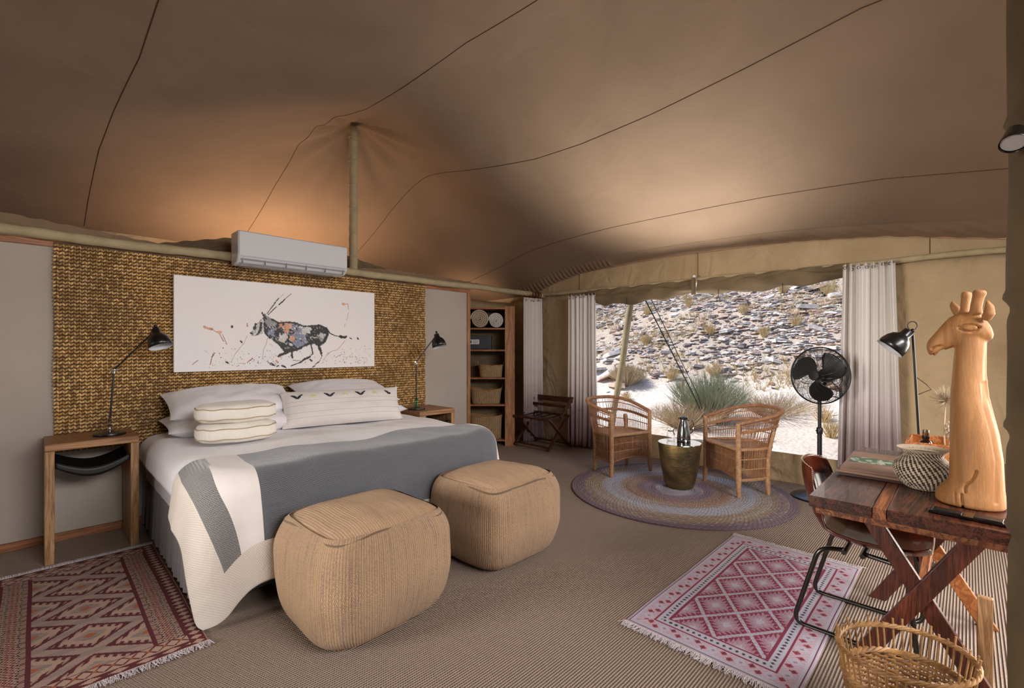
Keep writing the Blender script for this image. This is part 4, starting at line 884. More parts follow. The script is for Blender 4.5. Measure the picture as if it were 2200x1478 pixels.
b = MB(); b.bx(-.46, .46, -.203, -.199, .065, .262); obj('front_panel', b, M['gloss'], ac, bevel=.003)
b = MB(); b.bx(-.4, .4, -.02, .10, -.0, .03); obj('mounting_bracket', b, M['grille'], ac)
# ------------------------------------------------------------------ poufs
def pouf(label, loc, rz, sx, sy, sz, seed):
    t = thing('pouf', label, 'pouf', loc, rz)
    b = MB()
    def fn(a, c):
        q = 2*PI*a; ph = -1.42+2.27*c; cs, sn = math.cos(q), math.sin(q); e = 4.2+2.2*max(0, c)**2
        r = 1/((abs(cs)**e+abs(sn)**e)**(1/e)); k = abs(math.cos(ph))**(.38 if ph > 0 else .24); zz = math.copysign(abs(math.sin(ph))**.75, math.sin(ph))
        bul = 1+.03*math.sin(PI*c); x, y = cs*r*sx*k*bul, sn*r*sy*k*bul
        nz = noise.noise(Vector((x*4+seed, y*4, zz*2)))*.012; x += cs*nz; y += sn*nz
        return (x, y, sz+zz*sz+.0)
    per = 4*(sx+sy)
    b.grid(fn, 128, 56, cu=True, uvfn=lambda a, c: (c*.62, a*per*1.0)); 
    zt = fn(0, 1)[2]
    body = obj('body', b, M['jute'], t, sharp=0)
    b = MB()
    def top(rho, f, dz=0):
        q = 2*PI*f; e = 7.5; cs, sn = math.cos(q), math.sin(q); r = 1/((abs(cs)**e+abs(sn)**e)**(1/e)); cor = abs(2*cs*sn)**6
        k = .88*(1-.012*(1-cor))*rho; x, y = cs*r*sx*k, sn*r*sy*k
        return Vector((x, y, zt-.0+dz-.012*cor*rho**6-.010*rho**8+.042*(1-rho**2.6)+.010*noise.noise(Vector((x*6+seed, y*6, 3)))))
    b.grid(lambda a, c: top(a*.999+.001, c), 20, 96, cv=True, uvfn=lambda a, c: (top(a, c).y, top(a, c).x)); obj('top_panel', b, M['jute_top'], t, 'square woven top panel', solid=.012, sharp=0, off=-1)
    b = MB(); b.tube([top(1.0, k/160, -.004) for k in range(160)], .0065, 6, closed=True); obj('seam_piping', b, M['jute_top'], t)
    return t
pouf('near woven jute pouf in front of the bed foot, the larger-looking left one', (1.178, 2.215, 0), .03, .357, .330, .287, 1)
pouf('far woven jute pouf in front of the bed foot, right of the other', (2.155, 2.26, 0), .05, .357, .325, .285, 5)
# ------------------------------------------------------------------ corner shelves
def rotp(o, rz): o.rotation_euler = (0, 0, rz); return o
SZ = math.radians(44.42-90)                 # the shelves stand diagonally across the corner
shp = Vector((4.33, 4.73))
sh = thing('shelf_unit', 'tall open wooden shelf unit in the corner beside the partition end', 'shelf', (shp.x, shp.y, 0), SZ)
SW, SD, SH = .54, .36, 1.93
b = MB(); b.bx(SW/2-.02, SW/2+.0855, 0, .04, 0, SH); obj('side_post', b, M['pine'], sh, 'broad knotty front post', bevel=.003)
for x in (-SW/2-.03, SW/2+.085): b = MB(); b.bx(x, x+.03, .04, SD, 0, SH); obj('side_panel', b, M['pine'], sh, bevel=.002)
b = MB(); b.bx(-SW/2-.03, -SW/2, 0, .04, 0, SH); obj('side_post', b, M['pine'], sh, bevel=.003)
SHZ = [.09, .575, .945, 1.33, 1.63, 1.91]
for z in SHZ: b = MB(); b.bx(-SW/2, SW/2-.02 if False else SW/2+.085, .0 if False else .005, SD, z-.022, z); b2 = obj('shelf_board', b, M['pine_x'], sh, bevel=.002)
b = MB(); b.bx(-SW/2, SW/2+.085, SD, SD+.01, 0, SH); obj('back_panel', b, M['canvas_dark'], sh, smooth=False)
def onshelf(lx, ly): c_, s_ = math.cos(SZ), math.sin(SZ); return (shp.x+lx*c_-ly*s_, shp.y+lx*s_+ly*c_)
def towel(label, lx, z, r, mat, turns=4.5):
    x, y = onshelf(lx, .02); t = thing('rolled_towel', label, 'towel', (x, y, z+r), SZ)
    b = MB(); th = r/turns*.80
    def fn(a, c):
        q = 2*PI*turns*a; rr = .006+(r-.008)*a; return (rr*math.cos(q), .30*c, rr*math.sin(q))
    b.grid(fn, 120, 6); obj('towelling', b, mat, t, sharp=0, solid=th, off=0)
towel('beige rolled towel on the top shelf, the left and larger roll', -.10, 1.63, .125, M['towel_b'])
towel('white rolled towel on the top shelf, right of the beige roll', .125, 1.63, .103, M['towel_w'])
x, y = onshelf(-.14, .03); sf = thing('electronic_safe', 'charcoal electronic room safe with white keypad on the second shelf', 'safe', (x, y, 1.33), SZ)
b = MB(); b.bx(-.17, .20, 0, .26, .001, .20); obj('body', b, M['safe'], sf, bevel=.004)
b = MB(); b.bx(-.155, .185, -.008, 0, .012, .188); dr = obj('door', b, M['safe'], sf, bevel=.003)
b = MB(); b.bx(-.14, .035, -.011, -.008, .075, .14); obj('keypad_plate', b, M['gloss'], dr, 'white keypad plate')
b = MB()
for i in range(3):
    for j in range(3): b.bx(-.045+i*.022, -.03+i*.022, -.014, -.011, .085+j*.016, .096+j*.016)
obj('key', b, M['grille'], dr, stuff=True)
b = MB(); b.lathe([(.022, 0), (.02, .012), (0.001, .014)], 20, (-.09, -.011, .107), axis=(0, -1, 0)); obj('lock_knob', b, M['black'], dr, 'black lock knob')
def basket(label, lx, z, w_, d_, h, flare=1.12, dip=.02):
    x, y = onshelf(lx, .03+d_/2); t = thing('storage_basket', label, 'basket', (x, y, z+.002), SZ+.05)
    b = MB()
    def fn(a, c, k=1.0):
        q = 2*PI*a; e = 4.0; cs, sn = math.cos(q), math.sin(q); r = 1/((abs(cs)**e+abs(sn)**e)**(1/e)); f = (1+(flare-1)*c)*k
        zz = h*c - dip*c*math.sin(q)**2*.0 - dip*c*(1-abs(cs))*1.0
        return (cs*r*w_/2*f, sn*r*d_/2*f, zz)
    b.grid(fn, 56, 10, cu=True, uvfn=lambda a, c: (c*h, a*2*(w_+d_))); b.grid(lambda a, c: fn(a, 0, max(c, .01)), 24, 3, cu=True)
    obj('body', b, M['basketry'], t, solid=.008, sharp=0)
    b = MB(); b.tube([fn(k/56, 1) for k in range(56)], .010, 7, closed=True); obj('rim', b, M['wicker'], t)
    for s_ in (-1, 1):
        b = MB(); f = flare*w_/2; b.tube([(s_*(f+.0+.02*math.sin(PI*k/10)), -.06+.12*k/10, h*.86+.085*math.sin(PI*k/10)) for k in range(11)], .007, 7); obj('handle', b, M['wicker'], t)
basket('small woven basket with two ear handles on the third shelf', .05, .945, .30, .24, .17)
basket('wide woven basket with sagging rim and ear handles on the fourth shelf', -.02, .575, .38, .27, .22, 1.15, .05)
basket('largest and darkest woven basket on the bottom shelf', -.02, .115 if False else .09, .42, .29, .33, 1.06, .04)
# ------------------------------------------------------------------ folding luggage rack with raised back
lr = thing('luggage_rack', 'dark wooden folding luggage rack with webbing, between the corner curtains', 'luggage rack', (4.83, 4.17, 0))
def bar(nm, p0, p1, w_, h_, mat, par, up=(0, 0, 1), label=None, bevel=.003): b = MB(); b.bar(p0, p1, w_, h_, up); return obj(nm, b, mat, par, label, bevel=bevel)
for y in (-.30, .30):
    bar('cross_leg', (-.22, y, .02), (.20, y, .44), .022, .045, M['rose'], lr, up=(0, 1, .01)); bar('cross_leg', (.22, y-.024, .02), (-.22, y-.024, .42), .022, .045, M['rose'], lr, up=(0, 1, .01))
for x, z in ((-.22, .42), (.20, .44)): bar('top_rail', (x, -.34, z), (x, .34, z), .045, .025, M['rose'], lr)
for x in (-.2, .2): bar('stretcher', (x, -.3, .06), (x, .3, .06), .035, .02, M['rose'], lr)
for k in range(4):
    y = -.22+.147*k; b = MB(); b.grid(lambda a, c: (-.22+.42*a, y-.025+.05*c, .435-.015*math.sin(PI*a)+.02*a), 10, 1); obj('webbing_strap', b, M['sling'], lr, solid=.003)
for y in (-.33, .33): bar('back_post', (.0, y, .43), (.26, y, .68), .022, .04, M['rose'], lr, up=(0, 1, .01))
for q in ((.248, .645), (.17, .56)): bar('back_rail', (q[0], -.34, q[1]), (q[0], .34, q[1]), .018, .075 if q[1] > .6 else .04, M['rose'], lr)
# ------------------------------------------------------------------ cane armchairs
def cane_chair(label, loc, rz, seed):
    t = thing('cane_armchair', label, 'armchair', loc, rz, 'woven cane armchairs'); rn = random.Random(seed)
    cp = lambda v, p: math.copysign(abs(v)**p, v)
    def basep(f): q = PI*f; return Vector((-.262*cp(math.cos(q), .45), -.20+.41*cp(math.sin(q), .8), 0))
    def rimp(f): q = PI*f; s = math.sin(q); return Vector((-(.262+.065*min(1, s*1.8))*cp(math.cos(q), .55), -.205+.53*cp(s, .78), .655+.115*s**.8))
    def W(f, z):
        a = basep(f); r = rimp(f); k = max(0, min(1, (z-.30)/(r.z-.30)))**1.5; p = a.lerp(r, k); p.z = z; return p
    zb = .15
    # legs with wrapped upper part
    for i, f in enumerate((.0, 1.0, .26, .74)):
        z1 = .66 if i < 2 else .58
        P = [W(f, zb+(z1-zb)*k/8) for k in range(9)]; b0 = P[0]; foot = Vector((b0.x*1.04, b0.y*1.03, 0))
        b = MB(); b.tube([foot, foot.lerp(b0, .5), b0]+P[1:], [.017, .022, .024]+[.022-.004*k/8 for k in range(8)], 12); lg = obj('leg', b, M['cane_lt'], t)
        b = MB()
        for k in range(int((z1-zb)/.012)): 
            z = zb+.006+.012*k; p = W(f, z); b.lathe([(.021, -.0055), (.0255-.003*(z-zb)/(z1-zb), 0), (.021, .0055)], 10, p, caps=False)
        obj('cane_wrapping', b, M['cane_lt'], lg, stuff=True)
    b = MB(); n = 60; b.tube([rimp(k/n) for k in range(n+1)], [.016+.003*math.sin(PI*k/n) for k in range(n+1)], 10); rim = obj('top_rim', b, M['cane'], t)
    b = MB()
    for k in range(200): p = rimp((k+.5)/200); q = rimp((k+1.5)/200 if k < 199 else 1.0); d = (q-p); 
    for k in range(0, 190): p = rimp(k/190); q = rimp((k+1)/190); b.lathe([(.0165, -.003), (.0195, 0), (.0165, .003)], 8, p, axis=(q-p)[:], caps=False)
    obj('rim_wrapping', b, M['cane'], rim, stuff=True)
    # horizontal hoops
    for z, r in ((zb, .009), (.245, .005), (.335, .005), (.425, .009), (.505, .005), (.575, .011), (.63, .005)):
        b = MB()
        for o_ in ((0,) if r < .008 else (-.004, .004)):
            P = []
            for k in range(49):
                f = k/48; zz = z+(rimp(f).z-.655)*max(0, (z-.45)/.2)*.8; P.append(W(f, min(zz, rimp(f).z-.01))+Vector((0, 0, o_)))
            b.tube(P, r, 6)
        obj('hoop', b, M['cane_lt'] if z < .5 else M['cane'], t)
    b = MB()
    for k in range(118):
        f = (k+.5+rn.uniform(-.2, .2))/118; z1 = .425; f2 = f+rn.uniform(-.006, .006)
        b.tube([W(f+(f2-f)*j/3, zb+(z1-zb)*j/3)+Vector((rn.uniform(-.001, .001), rn.uniform(-.001, .001), 0)) for j in range(4)], .0027, 4, cap=False)
    for k in range(104):
        f = (k+.5)/104; sl = .010*(1 if k % 2 else -1); r1 = rimp(min(1, max(0, f+sl))).z
        b.tube([W(min(1, max(0, f+sl*j/5)), .425+(r1-.425)*j/5) for j in range(6)], .0021, 4, cap=False)
    obj('woven_cane', b, M['cane'], t, 'upright woven canes', stuff=True)
    # front apron and seat
    def fr(s_, z): return Vector((-.26+.52*s_, -.205, z))
    for z0_, z1_ in ((zb, .405),):
        b = MB()
        for k in range(64):
            s_ = (k+.5)/64; zt = .40; lo = zb-.01+.035*math.sin(PI*s_); sl = .012*(1 if k % 2 else -1)
            b.tube([fr(s_, lo), fr(s_+sl*.5, (lo+zt)/2), fr(s_, zt)], .0024, 4, cap=False)
        for z in (.16, .25, .33): b.tube([fr(j/12, z+(.035 if z < .2 else .01)*math.sin(PI*j/12)-(.012 if z < .2 else 0)) for j in range(13)], .005, 6)
        obj('front_apron', b, M['cane'], t, stuff=True)
    b = MB(); 
    for j in range(64):
        y = -.205+.395*j/63; k = 0; hw = .25 if y < .02 else .25*math.sqrt(max(.05, 1-((y-.02)/.19)**2.4)); z = .43-.022*math.sin(PI*(y+.2)/.4)
        b.tube([(-hw, y, z+.004), (-hw*.5, y, z-.004+.002*(j % 2)), (0, y, z-.006), (hw*.5, y, z-.004-.002*(j % 2)), (hw, y, z+.004)], .0036, 4)
    obj('woven_seat', b, M['cane_lt'], t, 'flat woven cane seat')
    b = MB(); b.tube([fr(j/10, .425) for j in range(11)], .017, 10); obj('front_rail', b, M['cane_lt'], t)
    return t
cane_chair('woven cane tub armchair left of the brass drum table, facing the camera side', (4.486, 2.754, .012), -.311, 1)
cane_chair('woven cane tub armchair right of the brass drum table, seen from its back corner', (4.718, 1.56, .012), -2.214, 2)
# ------------------------------------------------------------------ round braided rug
rr = MB(); RR = .99; rings = 46
bands = [(0, 'b3b2be'), (.10, 'a9a9b6'), (.2, '9d98a8'), (.25, '7d6c80'), (.32, '8a7480'), (.36, '8f7468'), (.42, '9a7a66'), (.48, 'a08877'), (.54, 'a8a2a6'), (.60, 'abb0c0'), (.68, 'b0b3c2'), (.72, 'a59a92'), (.80, '9c8872'), (.88, '8f7a72'), (.93, '7a6872'), (1.0, '71606c')]
rr.v = []; NA = 260; rn = random.Random(8); ringc = []
for k in range(rings):
    t_ = (k+.5)/rings; i = max(j for j in range(len(bands)) if bands[j][0] <= t_); ringc.append((lin(bands[i][1]), lin(bands[min(i+1, len(bands)-1)][1])))
def rugc(a, c):
    k = min(rings-1, int(a*rings)); q = int(c*NA); c0, c1 = ringc[k]; f = noise.noise(Vector((k*1.7, c*9, 2)))*.5+.5; m = .5+.5*math.sin(c*2*PI*3+k*.8)
    base = tuple(x+(y-x)*m for x, y in zip(c0, c1)); al = [lin('8a5c48'), lin('c4a878'), lin('7c8298'), lin('c4c2c8')][(k*7+q//3) % 4]
    w_ = (.34 if (q+k) % 3 == 0 and k < rings-3 else .05); d = .82+.3*((q+k) % 2); return tuple(min(1, (x*(1-w_)+y*w_)*d) for x, y in zip(base, al))
rr.grid(lambda a, c: ((RR*a+.0001)*math.cos(2*PI*c), (RR*a+.0001)*math.sin(2*PI*c), .010+.0035*abs(math.sin(PI*a*rings))+.0008*math.sin(c*2*PI*NA/2+a*90)), rings*4, NA, cv=True, colfn=rugc)
rr.grid(lambda a, c: (RR*math.cos(2*PI*c)*(1+.003*math.sin(PI*a)), RR*math.sin(2*PI*c)*(1+.003*math.sin(PI*a)), .010*(1-a)), 3, NA, cv=True, colfn=lambda a, c: lin('6d5868'))
o = obj('round_rug', rr, M['braidrug'], None, sharp=0, loc=(4.26, 1.98, 0)); tag(o, 'round braided rug in mauve, blue-grey and brown rings under the cane chairs', 'rug')
# ------------------------------------------------------------------ hammered drum side table, flask and jar
dt = thing('drum_side_table', 'hammered antique-brass drum side table between the cane armchairs', 'side table', (4.347, 1.993, .012))
b = MB(); b.lathe([(.105, 0), (.125, .006), (.14, .04), (.158, .12), (.178, .24), (.192, .36), (.199, .415), (.199, .425)], 56, caps=True); obj('body', b, M['brass'], dt, sharp=60)
b = MB(); b.lathe([(.199, .424), (.197, .430), (.0005, .430)], 56, caps=False); obj('tabletop', b, M['steel'], dt, 'pale polished metal top')
fk = thing('vacuum_flask', 'polished steel vacuum jug with a curved handle on the brass table', 'flask', (4.40, 1.975, .443))
b = MB(); b.lathe([(.062, 0), (.064, .006), (.063, .05), (.058, .10), (.046, .16), (.036, .20), (.034, .215)], 36); obj('body', b, M['steel'], fk, sharp=60)
b = MB(); b.lathe([(.035, .214), (.038, .222), (.037, .236), (.020, .244), (.0005, .247)], 30); b.box((-.027, .027, .228), (.03, .02, .012), rz=2.35); obj('lid', b, M['black'], fk)
b = MB(); d_ = Vector((.7, -.714, 0)); b.tube([d_*.036+Vector((0, 0, .205)), d_*.075+Vector((0, 0, .208)), d_*.098+Vector((0, 0, .185)), d_*.098+Vector((0, 0, .14)), d_*.085+Vector((0, 0, .095)), d_*.058+Vector((0, 0, .075))], .006, 8); obj('handle', b, M['steel'], fk)
b = MB(); b.lathe([(.064, .012), (.0655, .016), (.064, .02)], 36, caps=False); obj('base_ring', b, M['chrome'], fk)
gj = thing('glass_jar', 'small clear glass jar beside the steel jug on the brass table', 'jar', (4.36, 2.085, .443))
b = MB(); b.lathe([(.001, .003), (.034, .003), (.038, .01), (.038, .075), (.028, .09), (.028, .105)], 28, caps=False); obj('glass_body', b, M['glass'], gj, solid=.0025)
b = MB(); b.lathe([(.03, .106), (.031, .11), (.03, .122), (.0005, .124)], 28); obj('lid', b, M['glass'], gj)
# ------------------------------------------------------------------ flat-woven rugs
def smooth_noise(x, y): return noise.noise(Vector((x, y, 0)))
def kilim(name, label, L, Wd, res, colfn, loc, rz, fr0, fr1, seed):
    t = thing(name, label, 'rug', loc, rz); nx, ny = int(L/res), int(Wd/res); rn = random.Random(seed)
    b = MB(); zf = lambda x, y: .006+.0012*smooth_noise(x*6+seed, y*6)+.0012
    wob = lambda x: .006*smooth_noise(x*3+seed, 1.3)
    b.grid(lambda a, c: (L*a, Wd*c+wob(L*a)*(2*c-1)+.0, zf(L*a, Wd*c)), nx, ny, colfn=lambda a, c: colfn(a*L, c*Wd, L, Wd))
    obj('woven_field', b, M['kilim'], t, sharp=0, solid=.006, off=-1)
    for x0, sg, nn in ((0, -1, fr0), (L, 1, fr1)):
        b = MB()
        for k in range(nn):
            y = Wd*(k+rn.random())/nn; q = rn.gauss(0, .35); ln = rn.uniform(.03, .055)
            P = [Vector((x0, y, .006)), Vector((x0+sg*ln*.4, y+.006*q, .010+rn.uniform(0, .006))), Vector((x0+sg*ln, y+ln*q*.8, .004+rn.uniform(0, .004)))]
            b.tube(P, [.0016, .0014, .001], 4, cap=False)
        obj('fringe', b, M['fringe'], t, 'white knotted cotton fringe', stuff=True)
    return t
def H(s): return lin(s)
PW, PP, PM, PR, PD, PL = H('beb2c2'), H('ab8498'), H('862a48'), H('983848'), H('40303c'), H('bcb8c8')
def pink(x, y, L, W_):
    e = min(x, L-x, y, W_-y)
    along = x if min(y, W_-y) < min(x, L-x) else y
    if e < .008: return PW
    if e < .016: return H('6c2440')
    if e < .030: return PL
    if e < .098:
        k = (along % .115)-.0575; m = e-.064
        if abs(k)-.0 < .034 and abs(m) < .03:
            for s_ in (-1, 1):
                dx, dy = k-s_*.016, m-s_*.012
                if abs(dx)+abs(dy)*.9 < .016: return PR if abs(dx)+abs(dy) > .006 else PD
        k2 = ((along+.0575) % .115)-.0575
        if abs(k2)+abs(m)*.8 < .026: return PL if abs(k2)+abs(m) > .010 else PP
        return H('c3a0ac') if (int(along/.01)+int(e/.01)) % 2 else PW
    if e < .108: return PM
    if e < .150:
        k = (along % .028)-.014; m = e-.129
        return PD if abs(k)+abs(m) < .0095 else PL
    if e < .160: return PM
    fx, fy = x-.16, y-.16; LX, LY = L-.32, W_-.32
    px_, py_ = LX/4.0, LY/2.0                    # rhombus lattice: full diagonals of each diamond
    a = fx/px_+fy/py_; c = fx/px_-fy/py_+.0
    da = abs((a+.5) % 1-.5); dc = abs((c+.5) % 1-.5)
    ux, uy = fx/px_*2, fy/py_*2
    if da < .055 or dc < .055:
        return PL if (int(fx/.012)+int(fy/.012)) % 3 else H('b39cae')
    la = (a % 1)-.5; lc = (c % 1)-.5
    m = max(abs(la), abs(lc)); o = la if abs(lc) > abs(la) else lc
    tooth = (((o*7) % 1))*.17
    if abs(la) > .335 and abs(lc) > .335 and (la*lc) > 0: return PR
    if m < .08+tooth*.3: return PL
    if m < .17+tooth*.5: return H('b698a8')
    if m < .26+tooth: return PP
    return PM if (abs(la) > .36 and abs(lc) > .36) is False else PR
kilim('flat_woven_rug', 'pink and maroon flat-woven rug with white diamond lattice beside the desk', 1.46, .745, .0046, pink, (2.04, .465, 0), 0, 420, 420, 3)
CM, CC, CG, CO, CK_, CP = H('5e1a24'), H('b99a88'), H('6e6c68'), H('b0603c'), H('2c1a1e'), H('a68478')
def maroon(x, y, L, W_):
    ey = min(y, W_-y); ex = min(x, L-x)
    if ey < .006 or ex < .006: return CC
    if ey < .062 and ex > .0:
        k = (x % .045)/.045-.5; m = (ey-.034)/.028; return CC if abs(k)*2+abs(m) < .85 else CM
    if ex < .05:
        k = (y % .09)/.09-.5; m = (ex-.028)/.022; return CC if abs(k)*1.6+abs(m)*.8 < .62 else CM
    if ex < .058: return CC
    if ex < .12:
        k = (y % .06)/.06-.5; m = (ex-.089)/.031; z_ = abs(abs(k)*2-abs(m))
        if abs(k)+abs(m) < .25: return CO
        return CM if z_ < .18 or abs(m) > .93 else CC
    if ey < .175:
        m = (ey-.062)/.113; ph = x/.022; tri = abs((ph % 1)-.5)*2
        band = int(m*6)
        if m < .07 or m > .95: return CM
        if m > .80: return CM if (ph*1.6) % 1 < .45 else CC
        if m < .17: return CM if (ph*1.6) % 1 < .45 else CC
        z_ = ((m-.17)*6.5+tri*.8) % 1
        return (CM if band in (2, 3) else CK_) if z_ < .42 else (CO if band in (2, 3) and z_ > .85 else CC)
    if ey < .187: return CM
    fx, fy = x-.12, y-.187; LX, LY = L-.24, W_-.374
    nx_, ny_ = 4.0, 1.0; a = fx/LX*nx_+(fy/LY*ny_); c = fx/LX*nx_-(fy/LY*ny_)+.0
    da = abs((a+.5) % 1-.5); dc = abs((c+.5) % 1-.5)
    da, dc = abs(((a) % 1)-.5), abs(((c+0) % 1)-.5)
    ea, ec = .5-da, .5-dc
    if ea < .10 or ec < .10:
        return (H('8c7a78') if (int(x/.006)) % 2 else CC)
    m = max(da, dc); s_ = (fx/LX*nx_ % 1)
    tooth = (((fy+fx*.35)/.034) % 1)
    r = max(abs(la_) for la_ in (da, dc))
    if r < .07: return CO
    if r < .17: return CG if int(x/.005) % 2 else CC
    if r < .27+(.075 if tooth > .5 else 0): return CC if r < .30 else CP
    return CM
kilim('flat_woven_rug', 'dark maroon and cream flat-woven rug with hooked diamonds left of the bed', 1.50, .76, .0042, maroon, (.555, 2.50, 0), PI/2, 430, 430, 6)
# ------------------------------------------------------------------ pedestal fan
fn_ = thing('pedestal_fan', 'black pedestal fan with three broad blades in a wire cage', 'fan', (4.93, .955, 0))
b = MB(); b.lathe([(.215, 0), (.22, .008), (.215, .016), (.16, .035), (.06, .055), (.03, .075), (.026, .10)], 48); obj('base', b, M['blackmetal'], fn_)
b = MB(); b.tube([(0, 0, .06), (0, 0, .62)], .019, 16); b.tube([(0, 0, .6), (0, 0, .93)], .0145, 14); obj('pole', b, M['black'], fn_)
b = MB(); b.lathe([(.023, .58), (.025, .59), (.025, .63), (.018, .64)], 16); b.tube([(0, 0, .61), (-.03, .02, .61)], .007, 8); obj('height_knob', b, M['black'], fn_)
fa = Vector((-.953, .30, .03)).normalized(); fr_ = fa.to_track_quat('Z', 'Y').to_matrix().to_4x4(); hub = Vector((-.01, .0, 1.105))
FM = Matrix.Translation(hub) @ fr_
def fobj(nm, b, mat, par=fn_, **k): return obj(nm, b, mat, par, **k)
FR = .252
for nm, sg in (('front_grille', 1), ('rear_grille', -1)):
    b = MB(); b.M = FM
    def prof(r): return sg*(.085*(1-(r/FR)**3.2))
    nR = 24
    for k in range(nR):
        r = .045+(FR-.05)*k/(nR-1); b.tube([(r*math.cos(q), r*math.sin(q), prof(r)) for q in np.linspace(0, 2*PI, 49)[:-1]], .0015, 4, closed=True)
    for k in range(20):
        q = 2*PI*k/20; b.tube([(r*math.cos(q+ (r/FR-.2)*.5*sg), r*math.sin(q+(r/FR-.2)*.5*sg), prof(r)) for r in np.linspace(.04, FR, 9)], .0016, 4)
    b.tube([(FR*math.cos(q), FR*math.sin(q), .004*sg) for q in np.linspace(0, 2*PI, 65)[:-1]], .0055, 8, closed=True)
    g_ = fobj(nm, b, M['black'])
    if sg == 1: b = MB(); b.M = FM; b.lathe([(.046, .080), (.044, .092), (.0005, .095)], 28); obj('grille_badge', b, M['black'], g_)
for k in range(3):
    b = MB(); b.M = FM @ Matrix.Rotation(2*PI*k/3+.35, 4, 'Z')
    def bl(a, c):
        r = .035+.195*a; wd = math.radians(22+50*math.sin(PI*min(1, a*.62+.12))); q = (c-.5)*wd*1.15+.35*a
        rr_ = r*(1-.10*abs(2*c-1)**3*a); return (rr_*math.cos(q), rr_*math.sin(q), .012+.055*(c-.5)*(.5+.6*a))
    b.grid(bl, 14, 12); fobj('blade', b, M['black'], solid=.003, sharp=0)
b = MB(); b.M = FM; b.lathe([(.035, .03), (.04, .02), (.04, -.02), (.03, -.03)], 24); fobj('hub', b, M['black'])
b = MB(); b.M = FM; b.lathe([(.03, -.07), (.06, -.075), (.066, -.10), (.064, -.17), (.05, -.19), (.001, -.195)], 28); fobj('motor_housing', b, M['black'])
b = MB(); b.tube([(0, 0, .91), (.01, 0, .96), (.08, -.02, 1.02), (.11, -.035, 1.07)], .016, 10); fobj('neck_bracket', b, M['black'])
b = MB(); b.tube([(.15, -.06, 1.05), (.17, -.12, .98), (.13, -.13, .90), (.06, -.05, .93), (.02, 0, .88)], .004, 6); fobj('cord', b, M['wire'])
# ------------------------------------------------------------------ desk
dk = thing('writing_desk', 'dark rosewood writing desk with crossed legs and one pale inlaid strip', 'desk', (2.80, .155, 0))
DX0, DX1 = 2.17-2.80, 3.45-2.80
for (y0, y1, m, lab) in ((-.155-.155, .212-.155, 'rose', None), (.214-.155, .254-.155, 'rose_e', 'pale strip inlaid along the desk top'), (.256-.155, .457-.155, 'rose', None)):
    b = MB(); b.bx(DX0, DX1, y0, y1, .716, .76); obj('top_plank', b, M[m], dk, lab, bevel=.002)
b = MB(); b.bx(DX0+.10, DX1-.06, .26, .285, .672, .716); obj('apron', b, M['rose_e'], dk, bevel=.002)
b = MB(); b.bx(DX0+.10, DX1-.06, -.275, -.25, .672, .716); obj('apron', b, M['rose_e'], dk, bevel=.002)
for x in (DX0+.075, DX1-.085): b = MB(); b.bx(x, x+.025, -.285, .295, .672, .716); obj('apron', b, M['rose_e'], dk, 'paler wooden end apron', bevel=.002)
for x in (2.475-2.80, 3.18-2.80):
    bar('cross_leg', (x, .345-.155, -.0), (x, -.05-.155, .675), .032, .062, M['rose_z'], dk, up=(1, 0, 0), bevel=.003) if False else None
    for (ya, yb, dx_) in ((.35, -.05, 0), (-.07, .33, .033)):
        b = MB(); A = Vector((x+dx_, ya-.155, 0)); B_ = Vector((x+dx_, yb-.155, .674)); w_ = .036
        b.add([(A.x-.015, A.y-w_, 0), (A.x+.015, A.y-w_, 0), (A.x+.015, A.y+w_, 0), (A.x-.015, A.y+w_, 0), (B_.x-.015, B_.y-w_, .674), (B_.x+.015, B_.y-w_, .674), (B_.x+.015, B_.y+w_, .674), (B_.x-.015, B_.y+w_, .674)],
              [(0, 3, 2, 1), (4, 5, 6, 7), (0, 1, 5, 4), (1, 2, 6, 5), (2, 3, 7, 6), (3, 0, 4, 7)]); obj('cross_leg', b, M['rose_z'] if (x < 0 or ya > 0) else M['honey'], dk, bevel=.003)
b = MB(); b.bx(2.50-2.80, 3.21-2.80, -.03, .0, .31, .36); obj('stretcher', b, M['rose_e'], dk, bevel=.002)
b = MB(); b.bx(2.60-2.80, 2.63-2.80, -.225, -.18, 0, .37); o = obj('upright_brace', b, M['pale'], dk, 'pale upright brace near the front legs', bevel=.003)
# ------------------------------------------------------------------ leather chair
def fillet(pts, r, n=6):
    P = [Vector(p) for p in pts]; out = [P[0]]
    for i in range(1, len(P)-1):
        a = (P[i-1]-P[i]).normalized(); c = (P[i+1]-P[i]).normalized(); rr_ = min(r, (P[i-1]-P[i]).length*.45, (P[i+1]-P[i]).length*.45)
        p0 = P[i]+a*rr_; p1 = P[i]+c*rr_
        for k in range(n+1): t = k/n; out.append(p0*(1-t)**2+P[i]*2*t*(1-t)+p1*t*t)
    out.append(P[-1]); return out
lc = thing('leather_chair', 'stitched tan leather shell chair on a dark tubular sled frame, tucked under the desk', 'chair', (2.80, .36, 0))
prof_ = [(-.25, .452), (-.2, .437), (-.1, .425), (0, .425), (.085, .438), (.15, .475), (.195, .54), (.225, .62), (.245, .71), (.255, .79)]
pv_ = [Vector((0, y, z)) for y, z in prof_]
def shell(a, c):
    s = c*(len(prof_)-1); i = min(len(prof_)-2, int(s)); f = s-i; y = prof_[i][0]*(1-f)+prof_[i+1][0]*f; z = prof_[i][1]*(1-f)+prof_[i+1][1]*f
    u = 2*a-1; back = max(0, min(1, (c-.45)/.25)); hw = .225-.015*back-.05*max(0, (c-.8)/.2)**1.5-.035*max(0, (.12-c)/.12)**2
    e = abs(u)**3.2; z += .055*e*(1-back); y -= .075*e*back; z -= .03*e*max(0, (c-.88)/.12); return Vector((u*hw, y, z))
b = MB(); b.grid(shell, 36, 60); obj('leather_shell', b, M['leather'], lc, solid=.008, sharp=0, off=1)
